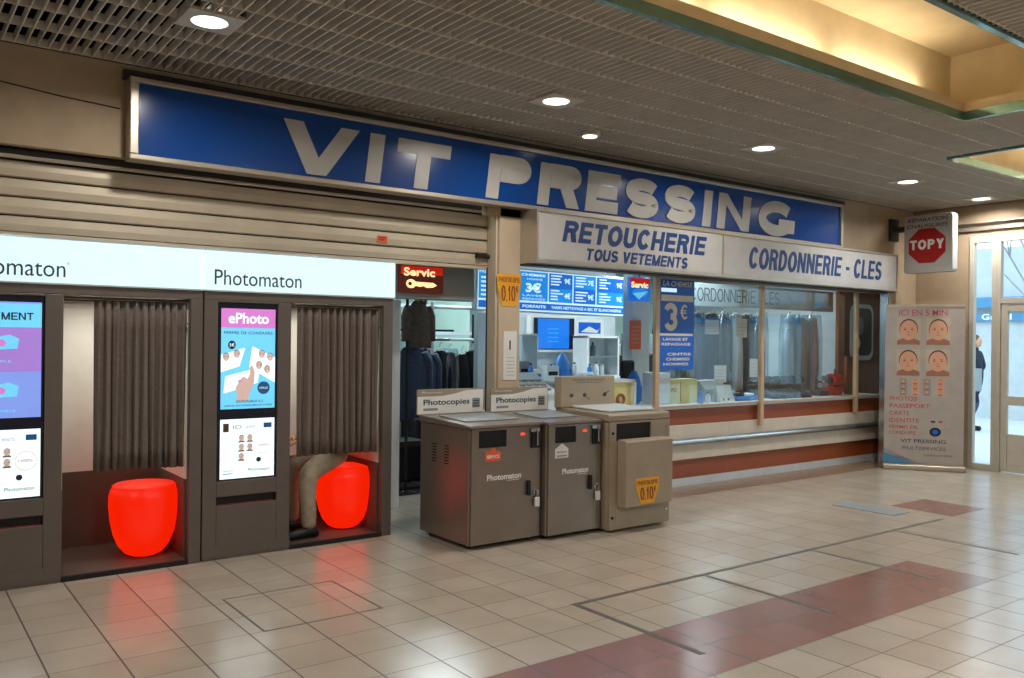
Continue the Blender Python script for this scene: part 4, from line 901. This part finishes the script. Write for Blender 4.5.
garment(4.68, 7.9, 1.47, .36, .72, 'denim', 'jacket', 'denim jacket hanging behind the first one')
for i, (a, c, y0, h_, m_, l) in enumerate(((4.42, 4.85, 8.1, .42, 'black', 'black storage crate on the floor under the denim jackets'), (4.95, 5.45, 8.45, .62, 'dark', 'tall dark crate on the floor under the back rail'), (5.5, 5.95, 8.4, .38, 'dnavy', 'low navy crate on the floor beside the tall dark one'), (4.6, 5.0, 8.9, .75, 'browncloth', 'brown carton stack on the floor behind the crates'))):
    o = MB(m_).box(a, c, y0, y0+.38, 0, h_).build('crate', bevel=.015, loc=((a+c)/2, y0, 0)); tag(o, l, 'crate')
    MB('dark').box(a-.01, c+.01, y0-.01, y0+.39, h_-.05, h_+.01).build('rim', o)
rk = empty('clothes_rack', (5.4, 8.1, 0), 'white rail crowded with dark clothes at the back of the doorway', 'rack')
b = MB('shopwhite'); b.tube([(4.95, 8.1, 1.54), (6.0, 8.1, 1.54)], .016, 8); b.build('rail', rk)
for xx in (4.93, 6.0):
    b = MB('shopwhite'); b.tube([(xx, 8.1, 0), (xx, 8.1, 1.95)], .02, 8); b.build('post', rk)
b = MB('shopwhite'); b.tube([(4.93, 8.1, 1.90), (6.0, 8.1, 1.90)], .02, 8); b.build('top_rail', rk)
for i in range(7):
    garment(5.03+i*.14, 8.1+.03*math.sin(i*2), 1.44-.02*(i % 3), .19, .62, ('blackcloth', 'dnavy', 'blackcloth')[i % 3], 'trousers', 'dark garment on the white rail at the back of the doorway', 'dark garments on the back rail', cover=(i in (1, 4)))
b = MB('shopwhite')
b = MB('black'); b.box(4.7, 5.5, 10.50, 10.6, 1.9, 2.15); tag(b.build('wall_heater', bevel=.02, loc=(5.1, 10.55, 1.9)), 'dark box high on the green back wall', 'heater')
sh = empty('shelf_unit', (5.5, 9.6, 0), 'white shelf frame against the green wall seen through the doorway', 'shelf')
b = MB('shopwhite')
for xx in (4.9, 6.6): MB('shopwhite').box(xx, xx+.05, 9.5, 9.85, 0, 2.0).build('side_panel', sh)
for z in (.5, 1.1, 1.6, 1.95): MB('shopwhite').box(4.95, 6.6, 9.5, 9.85, z, z+.04).build('shelf', sh)
b = MB('shopwhite'); b.box(3.78, 3.84, 6.86, 6.95, 0, 1.90); b.box(3.60, 3.78, 6.86, 6.95, 0, 1.9); tag(b.build('partition', bevel=.004, loc=(3.7, 6.9, 0)), 'narrow white partition just behind the right booth', 'partition')
b = MB('header_trim'); b.box(5.20, 5.33, 7.60, 7.68, 0, 1.84); tag(b.build('door_post', bevel=.004, loc=(5.26, 7.64, 0)), 'pale grey metal post under the left end of the price board', 'post')

# back furniture seen through the left bay
def jar(x, y, z, r_, h_, m_, lab, cat='bottle', name='bottle'):
    b = MB(m_); b.lathe(x, y, [(r_*.9, z), (r_, z+.01), (r_, z+h_*.7), (r_*.4, z+h_*.82), (r_*.4, z+h_*.9)], 16); o = b.build(name, smooth=True, loc=(x, y, z)); tag(o, lab, cat)
    c = MB('dark'); c.lathe(x, y, [(r_*.45, z+h_*.9), (r_*.45, z+h_)], 12); c.build('cap', o)
bc = empty('back_counter', (6.6, 8.3, 0), 'white back counter under the monitor', 'counter')
b = MB('shopwhite'); b.box(5.6, 7.9, 7.75, 8.4, .0, 1.04); b.build('body', bc); b = MB('worktop'); b.box(5.56, 7.94, 7.70, 8.42, 1.04, 1.08); b.build('worktop', bc, bevel=.004)
mn = empty('monitor', (7.1, 8.62, 1.38), 'wall screen glowing blue in a white frame', 'monitor')
b = MB('white'); b.box(6.72, 7.50, 8.63, 8.72, 1.385, 1.865); b.build('frame', mn, bevel=.008); b = MB('scr_dk'); b.box(6.77, 7.45, 8.62, 8.63, 1.425, 1.835); b.build('bezel', mn)
b = MB('scr_blue'); P = F(8.62); b.quad(P, 6.83, 7.36, 1.435, 1.825, .002); 
for i in range(4): b.quad(P, 6.99, 7.18, 1.52+i*.055, 1.535+i*.055, .003, 'm_blue')
b.build('screen', mn)
b = MB('shopwhite'); b.box(6.6, 8.3, 8.73, 8.85, 0, 2.75); struct(b, 'wall_partition')
o = MB('white').box(7.52, 8.02, 8.66, 8.725, 1.60, 1.83).build('wall_picture', loc=(7.8, 8.7, 1.6)); tag(o, 'blue picture in a white frame right of the monitor', 'picture'); b = MB('p_blue'); b.quad(F(8.66), 7.56, 7.96, 1.64, 1.79, .001); b.poly(F(8.66), [(7.6, 1.66), (7.75, 1.74), (7.9, 1.68), (7.94, 1.72), (7.9, 1.65)], .002, 'paper'); b.build('print', o)
cb_ = empty('display_cabinet', (7.52, 8.2, 1.08), 'white framed glass cabinet on the back counter', 'cabinet')
b = MB('white')
for a in ((7.24, 7.27), (7.77, 7.80)): b.box(a[0], a[1], 8.12, 8.40, 1.08, 1.60)
b.box(7.24, 7.80, 8.12, 8.40, 1.58, 1.61); b.box(7.27, 7.77, 8.12, 8.40, 1.08, 1.10); b.box(7.27, 7.77, 8.37, 8.40, 1.1, 1.58); b.build('frame', cb_); b = MB('grey'); b.box(7.27, 7.77, 8.14, 8.37, 1.33, 1.345); b.build('shelf', cb_); b = MB('door_glass'); b.box(7.27, 7.77, 8.12, 8.125, 1.10, 1.58); b.build('pane', cb_)
for k_, (xx, z, m_, l) in enumerate(((7.33, 1.345, 'black', 'black bottle on the upper shelf of the glass cabinet'), (7.45, 1.345, 'dnavy', 'dark tin on the upper shelf of the glass cabinet'), (7.34, 1.10, 'lam', 'brown bottle on the lower shelf of the glass cabinet'), (7.6, 1.10, 'shopwhite', 'white carton on the lower shelf of the glass cabinet'))):
    b = MB(m_); b.lathe(xx, 8.25, [(.035, z), (.038, z+.01), (.038, z+.12), (.015, z+.15), (.015, z+.18)], 14); tag(b.build('bottle', smooth=True, loc=(xx, 8.25, z)), l, 'bottle')
dr_ = empty('rack_cabinet', (7.75, 7.9, 0), 'dark rack with black boxes right of the glass cabinet', 'cabinet')
b = MB('dark'); b.box(7.98, 8.35, 7.95, 8.4, 0, 1.35); b.build('body', dr_, bevel=.01); b = MB('grey'); b.box(8.0, 8.33, 7.93, 7.95, 1.38, 1.62); b.box(8.0, 8.33, 7.95, 8.3, 1.36, 1.64); b.build('printer', dr_)
for i, (xx, w_, h_, m_, l) in enumerate(((5.72, .16, .10, 'white', 'white carton at the left end of the back counter'), (5.92, .14, .22, 'grey', 'grey carton behind the white one on the back counter'), (6.13, .13, .12, 'white', 'small white carton near the blue bundle'), (6.33, .18, .16, 'shopwhite', 'open white box beside the blue bundle'), (6.92, .15, .08, 'white', 'low white box right of the blue bundle'))):
    b = MB(m_); b.box(xx, xx+w_, 7.80, 7.95, 1.08, 1.08+h_); b.box(xx+.02, xx+w_-.02, 7.798, 7.80, 1.08+h_*.3, 1.08+h_*.6, 'black' if i % 2 else 'skyblue'); tag(b.build('carton', bevel=.004, loc=(xx, 7.8, 1.08)), l, 'box')
b = MB('skyblue'); b.lathe(6.68, 7.95, [(.05, 1.08), (.13, 1.10), (.14, 1.20), (.10, 1.28), (.05, 1.36), (.02, 1.39)], 12, sx=1, sy=.7); tag(b.build('blue_bundle', loc=(6.68, 7.95, 1.08)), 'bright blue bag bundle on the back counter', 'bag')
lc = empty('glass_case', (6.17, 8.0, 1.08), 'small frosted glass case at the left end of the back counter', 'case')
b = MB('white')
for a, c in ((6.00, 6.02), (6.33, 6.35)): b.box(a, c, 8.0, 8.3, 1.08, 1.62)
b.box(6.0, 6.35, 8.0, 8.3, 1.60, 1.62); b.build('frame', lc); b = MB('plastic_film'); b.box(6.02, 6.33, 8.0, 8.005, 1.08, 1.6); b.build('pane', lc)
b = MB('black'); b.box(6.0, 6.33, 8.66, 8.72, 1.50, 1.84); b.build('x') if 0 else None
o = MB('black').box(6.05, 6.45, 8.9, 8.98, 1.5, 1.86).box(6.1, 6.25, 8.88, 8.9, 1.6, 1.74, 'grey').build('wall_speaker', loc=(6.25, 8.95, 1.5)); tag(o, 'black boxy device on the wall left of the monitor', 'device')
for i, (xx, m_, l) in enumerate(((6.05, 'skyblue', 'blue spray bottle nearest the register side of the back counter'), (6.44, 'white', 'white detergent bottle left of the blue bundle'), (6.80, 'paper', 'cream bottle right of the blue bundle'), (7.05, 'skyblue', 'blue bottle beside the glass cabinet'), (7.16, 'white', 'white bottle touching the glass cabinet'))):
    jar(xx, 7.86 if i != 0 else 7.76, 1.08, .032, .20-.02*(i % 2), m_, l)
ws = empty('wall_shelf', (8.0, 8.7, 1.25), 'white wall shelf of folded linen below the blue picture', 'shelf')
for z in (1.25, 1.48): MB('white').box(7.52, 8.25, 8.5, 8.73, z, z+.02).build('board', ws)
for i in range(4):
    o = MB(('paper', 'skyblue', 'white', 'grey')[i]).box(7.88+(i % 2)*.18, 8.04+(i % 2)*.18, 8.52, 8.7, 1.27+.23*(i//2), 1.36+.23*(i//2)).build('folded_linen', bevel=.02, loc=(7.9, 8.6, 1.27)); tag(o, ('cream folded linen on the lower wall shelf', 'blue folded linen on the lower wall shelf', 'white folded linen on the upper wall shelf', 'grey folded linen on the upper wall shelf')[i], 'linen')
wc = MB('shopwhite'); wc.box(6.92, 7.20, 7.0, 7.15, 0, 2.75); struct(wc, 'wall_column')
o = MB('orange').box(6.86, 7.04, 6.975, 6.98, 1.45, 1.78).build('poster', loc=(6.9, 6.98, 1.45)); tag(o, 'orange red poster on the white column', 'poster'); b = MB('paper'); 
for i in range(5): b.quad(F(6.975), 6.89, 7.01, 1.52+i*.045, 1.533+i*.045, .001, 'skin')
b.build('print', o)
# stuff standing on front counter, inside the left bay
ZT = .862
o = MB('shopwhite'); o.hexa([(4.75, 6.45), (5.35, 6.45), (5.35, 6.80), (4.75, 6.80)], ZT, 1.0); o.prism(Pl((0, 0, 0), (0, 1, 0), (0, 0, 1)), [(6.42, 1.0), (6.42, 1.03), (6.80, 1.22), (6.80, 1.0)], 4.75, 5.35, 'worktop')
for i in range(6):
    for j in range(3): o.box(4.82+i*.085, 4.88+i*.085, 6.47+j*.08, 6.53+j*.08, 1.04+j*.04, 1.075+j*.04, 'grey')
tag(o.build('cash_register', loc=(5.05, 6.6, ZT)), 'pale sloping cash register behind the machines', 'cash register')
b = MB('yellowlit'); b.box(6.20, 6.47, 6.55, 6.78, ZT, 1.11); b.box(6.47, 6.50, 6.5, 6.8, ZT, 1.14, 'white'); b.box(6.17, 6.50, 6.5, 6.8, 1.11, 1.14, 'white'); tag(b.build('display_box', loc=(6.33, 6.65, ZT)), 'pale yellow display box on the counter left of the first window post', 'box')
b = MB('lam'); b.tube([(6.27+.05*math.cos(a*PI/6), 6.50, .93+.05*math.sin(a*PI/6)) for a in range(13)], .016, 8); tag(b.build('tape_roll', loc=(6.27, 6.5, .862)), 'brown ring of tape in front of the yellow display box', 'tape roll')
ch = empty('office_chair', (7.0, 6.9, 0), 'black office chair behind the counter near the white column', 'chair')
b = MB('black'); b.box(6.66, 6.86, 6.88, 6.93, .95, 1.33); b.build('backrest', ch, bevel=.03); b = MB('black'); b.box(6.55, 6.95, 6.95, 7.0-.02, .5, .56); b.box(6.60, 6.90, 6.88, 6.98, .50, .58); b.build('seat', ch, bevel=.02); b = MB('dark'); b.tube([(6.75, 6.93, .03), (6.75, 6.93, .52)], .03, 10); b.tube([(6.75, 6.91, .55), (6.75, 6.91, 1.0)], .02, 8); b.build('stand', ch)
for i in range(5):
    a = 2*PI*i/5; b = MB('black'); b.tube([(6.75, 6.93, .08), (6.75+.22*math.cos(a), 6.93+.10*math.sin(a), .03)], .02, 8); b.build('leg', ch)
b = MB('skyblue'); b.lathe(6.62, 6.66, [(.06, ZT), (.10, ZT+.03), (.11, ZT+.18), (.07, ZT+.30), (.03, ZT+.36)], 12, sy=.6); tag(b.build('blue_bag', loc=(6.62, 6.66, ZT)), 'blue plastic bag on the counter just behind the first window post', 'bag')

# behind the right bays
cf = MB('shopwhite'); cf.box(7.9, 11.2, 7.20, 7.26, 2.0, 2.29); btext(cf, F(7.20), 'CORDONNERIE CLES', 8.12, 9.92, 2.06, 2.23, .002, 0, 'text', .15); tag(cf.build('inner_sign', loc=(9.5, 7.2, 2.0)), 'pale inner band lettered CORDONNERIE CLES behind the glass', 'sign')
b = MB('steel'); b.tube([(8.2, 8.0, 2.06), (11.6, 8.0, 2.06)], .014, 8); tag(b.build('garment_rail', loc=(9.9, 8, 2.06)), 'long steel garment rail behind the lettered band', 'rail')
kinds = [('dnavy', .34, 1.15), ('blackcloth', .30, 1.0), ('grey', .34, .9), ('denim', .3, 1.2), ('dnavy', .36, 1.3), ('blackcloth', .3, 1.0), ('shopwhite', .34, 1.1), ('dnavy', .4, 1.2), ('blackcloth', .34, 1.25)]
xx = 8.42
for i, (m_, w_, L_) in enumerate(kinds):
    garment(xx, 8.0+.02*(i % 2), 1.97, w_*.8, L_, m_, 'jacket' if i % 2 else 'trousers', 'cleaned garment hanging on the long rail behind the window', 'garments on the long rail', cover=(i % 3 == 2)); xx += .262
for i in range(3):
    garment(10.95+i*.27, 7.75+.03*(i % 2), 1.95, .30, 1.1, 'shopwhite', 'trousers', 'pale garment in a plastic cover at the right end of the rail', 'plastic covered pale garments', cover=True)
b = MB('wall'); b.box(3.3, 12.1, 8.95, 9.0, .0, 2.75); 
# yellow box sign, racks and tools on the worktop
b = MB('white'); b.box(6.84, 7.02, 6.5, 6.75, ZT, 1.20); tag(b.build('white_box', bevel=.006, loc=(6.93, 6.6, ZT)), 'tall white box on the worktop left of the yellow carton', 'box')
b = MB('yellowlit'); b.prism(F(6.55), rrect(7.04, 7.52, ZT, 1.125, .03), -.16, 0); b.text(F(6.55), 'VO', 7.07, 7.18, .985, 1.03, .002, m='red', bold=.04); b.quad(F(6.55), 7.24, 7.25, ZT+.01, 1.1, .001, 'wood'); tag(b.build('yellow_carton', loc=(7.28, 6.6, ZT)), 'pale yellow carton with red letters on the worktop', 'box')
b = MB('paper'); b.prism(Pl((0, 0, 0), (0, 1, 0), (0, 0, 1)), [(6.33, ZT), (6.40, 1.05), (6.41, 1.05), (6.37, ZT)], 7.66, 7.92); b.prism(Pl((0, 0, 0), (0, 1, 0), (0, 0, 1)), [(6.45, ZT), (6.40, 1.05), (6.41, 1.05), (6.47, ZT)], 7.66, 7.92)
b.box(7.72, 7.74, 6.335, 6.345, .88, .905, 'black'); b.box(7.80, 7.83, 6.335, 6.345, .88, .905, 'black'); tag(b.build('tent_card', loc=(7.8, 6.4, ZT)), 'folded paper tent card standing behind the glass', 'card')
b = MB('grey'); b.hexa([(7.55, 6.48), (7.95, 6.48), (7.95, 6.75), (7.55, 6.75)], ZT, 1.0); b.prism(Pl((0, 0, 0), (0, 1, 0), (0, 0, 1)), [(6.46, 1.0), (6.56, 1.10), (6.75, 1.10), (6.75, 1.0)], 7.55, 7.95); tag(b.build('card_terminal', bevel=.01, loc=(7.75, 6.6, ZT)), 'grey till standing behind the tent card', 'till')
jar(7.36, 6.36, ZT, .035, .16, 'skyblue', 'small blue bottle in front of the yellow carton'); jar(7.46, 6.34, ZT, .03, .12, 'white', 'white bottle next to the small blue bottle')
b = MB('skyblue'); b.hexa([(8.0, 6.38), (8.42, 6.38), (8.46, 6.62), (7.98, 6.62)], ZT, ZT+.05); b.box(8.05, 8.20, 6.42, 6.52, ZT+.05, ZT+.09, 'dnavy'); b.box(8.24, 8.38, 6.42, 6.52, ZT+.05, ZT+.08, 'white'); tag(b.build('tray', bevel=.008, loc=(8.2, 6.5, ZT)), 'blue tray of small parts beside the middle window post', 'tray')
def shoe(x, y, z, m_, lab, grp=None, rz=0):
    vs = []; seg = 12; prof = [(.10, .032, .075), (.08, .042, .105), (.03, .04, .11), (-.03, .04, .08), (-.09, .05, .06), (-.14, .046, .05), (-.165, .02, .035)]
    for dx, hw, ht in prof:
        for k_ in range(seg):
            a = 2*PI*k_/seg; px, py = dx, hw*math.cos(a); c_, s_ = math.cos(rz), math.sin(rz)
            vs.append((x+px*c_-py*s_, y+px*s_+py*c_, z+.008+ht*.5+ht*.5*math.sin(a)))
    b = MB(m_); b.add(vs, [[i*seg+k_, i*seg+(k_+1) % seg, (i+1)*seg+(k_+1) % seg, (i+1)*seg+k_] for i in range(len(prof)-1) for k_ in range(seg)]+[list(range(seg)), [(len(prof)-1)*seg+k_ for k_ in range(seg)]])
    o = b.build('shoe', smooth=True, loc=(x, y, z)); tag(o, lab, 'shoe', grp)
    s2 = MB('rubber'); s2.prism(Pl((x, y, 0), (math.cos(rz), math.sin(rz), 0), (-math.sin(rz), math.cos(rz), 0)), [(.105, -.035), (.105, .035), (-.03, .04), (-.10, .05), (-.16, .03), (-.16, -.03), (-.10, -.05), (-.03, -.04)], z, z+.012); s2.build('sole', o)
for i in range(6): shoe(8.80+i*.13, 6.52, ZT, 'shoe', 'black shoe in the row standing on the worktop behind the glass', 'row of black shoes', 1.4)
# shoe repair machine row: black wheels over the shoes
gm = empty('finishing_machine', (9.2, 6.72, ZT), 'black finishing machine with brush wheels behind the row of shoes', 'machine')
b = MB('black'); b.box(8.72, 9.66, 6.66, 6.80, ZT, 1.02); b.tube([(8.7, 6.66, 1.07), (9.68, 6.66, 1.07)], .015, 8, 'steel'); b.build('housing', gm, bevel=.01)
for i in range(6):
    b = MB(('black', 'dark')[i % 2]); b.tube([(8.78+i*.16, 6.66, 1.07), (8.84+i*.16, 6.66, 1.07)], .055, 18); b.build('brush_wheel', gm)
gr = empty('key_machine', (10.0, 6.5, ZT), 'small key cutting machine with dark wheels beside the red machine', 'machine')
b = MB('dark'); b.box(9.78, 9.97, 6.45, 6.62, ZT, .93); b.box(9.84, 9.9, 6.5, 6.58, .93, 1.10); b.build('base', gr, bevel=.008); 
for dz in (.0, .09): MB('grey').tube([(9.80, 6.48, 1.0+dz), (9.94, 6.48, 1.0+dz)], .035, 16).build('wheel', gr)
rd = empty('red_machine', (10.16, 6.5, ZT), 'bright red key machine at the right end of the window', 'machine')
b = MB('red'); b.box(10.06, 10.24, 6.42, 6.62, ZT, .98); b.build('base', rd, bevel=.015); b = MB('red'); b.tube([(10.06, 6.5, 1.06), (10.24, 6.5, 1.06)], .085, 20); b.build('motor', rd); b = MB('dark'); b.tube([(10.02, 6.5, 1.06), (10.06, 6.5, 1.06)], .05, 14); b.tube([(10.1, 6.45, 1.13), (10.04, 6.42, 1.2)], .012, 8); b.build('wheel', rd)
b = MB('wood'); b.box(10.37, 10.64, 6.45, 6.50, 0, 1.37); tag(b.build('wood_panel', bevel=.004, loc=(10.5, 6.5, ZT)), 'red brown wooden screen at the right end of the counter', 'panel')
# mirror frame with dark pictures
mr_ = empty('mirror', (11.5, 6.95, 1.3), 'tall round cornered mirror in a white frame behind the wood screen', 'mirror')
b = MB('white'); b.prism(F(6.95), rrect(11.28, 11.85, 1.30, 2.12, .14), -.03, 0); b.build('frame', mr_); b = MB('browncloth'); b.prism(F(6.95), rrect(11.34, 11.80, 1.37, 2.06, .11), .001, .004)
b.ell(F(6.95), 11.5, 1.8, .08, .13, .006, 'grey'); b.ell(F(6.95), 11.62, 1.6, .10, .10, .006, 'dark'); b.ell(F(6.95), 11.45, 1.55, .05, .07, .0065, 'white'); b.build('glass', mr_)
b = MB('wood'); b.box(11.0, 12.1, 6.98, 7.03, 0, 2.75); struct(b, 'wall_recess')

# ================================================================== BANNER
bn = empty('roll_up_banner', (10.33, 5.39, 0), 'roll up banner with four portrait photos advertising ID photos', 'banner')
U = Vector((.60, -.80, 0)); V = Vector((.08, .035, 2.02)).normalized(); O = Vector((10.055, 5.745, .0)); PB = Pl(O, U, V)
Wb = .895
b = MB('ban'); b.pbox(PB, .0, Wb, .06, 2.02, -.002, 0); b.quad(PB, .02, Wb-.005, .07, .17, .001, 'ban'); b.poly(PB, [(0, .07), (.42, .07), (.22, .16), (0, .26)], .001, 'grey'); b.poly(PB, [(0, .07), (.36, .07), (.18, .13), (0, .20)], .0015, 'bluef')
b.text(PB, 'ICI EN 5 MIN', .155, .70, 1.90, 1.975, .001, m='red_ink', bold=.005)
for i, (cu, cv) in enumerate(((.265, 1.70), (.60, 1.70), (.265, 1.315), (.60, 1.315))):
    b.quad(PB, cu-.135, cu+.135, cv-.16, cv+.17, .001, 'photo_bg'); face(b, PB, cu, cv+.0, .32, .0012)
for k_, u in enumerate((.22, .36, .49, .64)):
    b.quad(PB, u-.05, u+.035, .915, 1.12, .001, 'grey' if k_ % 2 == 0 else 'skin'); 
    for v in (.95, 1.02, 1.085): face(b, PB, u-.01, v, .062, .0015)
for t_, v, u1_ in (('PHOTOS', .845, .37), ('PASSEPORT', .755, .52), ('CARTE', .665, .29), ('IDENTITE', .575, .40), ('PERMIS DE', .50, .38), ('CONDUIRE', .43, .36)):
    h_ = .052 if v > .55 else .042; b.text(PB, t_, .06, u1_, v, v+h_, .001, m='red_ink', bold=.005)
b.text(PB, 'VIT PRESSING', .19, .70, .33, .375, .001, m='text', bold=.01); b.text(PB, 'MULTISERVICES', .21, .70, .245, .285, .001, m='text', ital=.15); b.text(PB, 'CORDONNERIE', .45, .78, .17, .195, .001, m='text')
b.ell(PB, .58, .47, .065, .055, .001, 'dnavy'); b.ell(PB, .58, .47, .035, .03, .002, 'p_blue'); b.quad(PB, .53, .58, .585, .605, .001, 'dnavy'); b.quad(PB, .62, .66, .585, .605, .001, 'red')
b.tube([PB(.73+.05*math.cos(a*.5), .55+.04*math.sin(a*.5), .001) for a in range(10)], .002, 4, 'grey'); b.quad(PB, .70, .80, .50, .504, .001, 'grey'); b.quad(PB, .69, .80, .46, .464, .001, 'grey')
b.build('print_sheet', bn)
PB0 = Pl((10.055, 5.745, 0), U); b = MB('alu'); b.prism(Pl(O, (.8, .6, 0), (0, 0, 1), U), rrect(-.07, .09, .0, .065, .02), -.01, Wb+.01); b.build('base_case', bn)
b = MB('alu'); b.pbox(PB, 0, Wb, 2.01, 2.04, -.006, .006); b.build('top_bar', bn); b = MB('steel'); b.tube([PB(Wb/2, .05, -.03), PB(Wb/2, 2.02, -.012)], .008, 8); b.build('pole', bn)

# ================================================================== CEILING LIGHTS
def downlight(x, y, label, on=True):
    r = empty('ceiling_light', (x, y, CZ), label, 'ceiling light', 'square plate downlights')
    b = MB('plate'); h_ = .15
    n = 24; ring = [(x+.098*math.cos(2*PI*i/n), y+.098*math.sin(2*PI*i/n)) for i in range(n)]
    sq = []
    for i in range(n):
        a = 2*PI*i/n; k_ = h_/max(abs(math.cos(a)), abs(math.sin(a))); sq.append((x+k_*math.cos(a), y+k_*math.sin(a)))
    vs = [(*p, CZ-.008) for p in ring]+[(*p, CZ-.008) for p in sq]+[(*p, CZ+.01) for p in sq]+[(*p, CZ+.02) for p in ring]
    fs = [[i, (i+1) % n, n+(i+1) % n, n+i] for i in range(n)]+[[n+i, n+(i+1) % n, 2*n+(i+1) % n, 2*n+i] for i in range(n)]+[[i, 3*n+i, 3*n+(i+1) % n, (i+1) % n] for i in range(n)]
    b.add(vs, fs); b.build('plate', r)
    b = MB('lamp'); b.lathe(x, y, [(.097, CZ-.006), (.097, CZ-.002)], 24); b.build('lens', r)
    a = area('downlight', (x, y, CZ-.012), .18, DL, (1, .95, .88), shape='DISK', spread=2.8)
for k_, (x, y) in enumerate(((1.46, 4.79), (3.95, 4.80), (6.36, 4.80), (8.86, 4.82), (10.55, 4.83))):
    downlight(x, y, ('square recessed downlight over the left booth side, nearest of the five', 'second square downlight from the left, above the VIT lettering', 'third square downlight from the left, in the middle of the row', 'fourth square downlight from the left', 'last square downlight of the row, nearest the doors')[k_])
r = empty('ceiling_spotlight', (4.79, 5.37, CZ), 'small round bluish spotlight close above the blue sign', 'ceiling light')
b = MB('plate'); b.lathe(4.79, 5.37, [(.085, CZ-.03), (.09, CZ-.02), (.09, CZ+.01)], 24); b.build('rim', r); b = MB('lamp'); b.lathe(4.79, 5.37, [(.06, CZ-.034), (.06, CZ-.030)], 20); b.build('lens', r)
# unseen fill lights added beyond the frame to raise the hall's ambient light
for x, y in ((1.46, .6), (3.95, .2), (6.36, -.4), (1.46, -3), (6.36, -3), (-2, 3)): area('hall_fill_light', (x, y, CZ-.012), .2, DL*1.6, (1, .95, .90), shape='DISK')

# ================================================================== FLOOR MARKS
def strip(x0, x1, y0, y1, label, name='floor_strip'):
    o = MB('tape').box(x0, x1, y0, y1, .0, .0012).build(name, loc=((x0+x1)/2, (y0+y1)/2, 0)); return tag(o, label, 'floor strip')
strip(3.28, 7.6, 3.765, 3.80, 'long dark strip set along the tile joint in front of the counter')
for x, l in ((3.30, 'leftmost short dark strip crossing to the red tiles'), (4.42, 'second short dark strip crossing to the red tiles'), (5.62, 'third short dark strip crossing to the red tiles'), (6.79, 'rightmost short dark strip crossing to the red tiles')): strip(x-.02, x+.02, 2.82, 3.765, l)
o = MB('grey').box(7.34, 7.63, 4.1, 4.71, 0, .006).build('floor_mat', loc=(7.5, 4.4, 0)); tag(o, 'small grey plate lying on the floor tiles near the banner', 'mat')
b = MB('tape')
for a in ((1.645, 2.345, 5.03, 5.042), (1.645, 2.345, 4.36, 4.372), (1.645, 1.657, 4.372, 5.03), (2.333, 2.345, 4.372, 5.03)): b.box(a[0], a[1], a[2], a[3], 0, .001)
tag(b.build('floor_hatch', loc=(2, 4.7, 0)), 'rectangular hatch outline in the floor before the right booth', 'floor hatch')
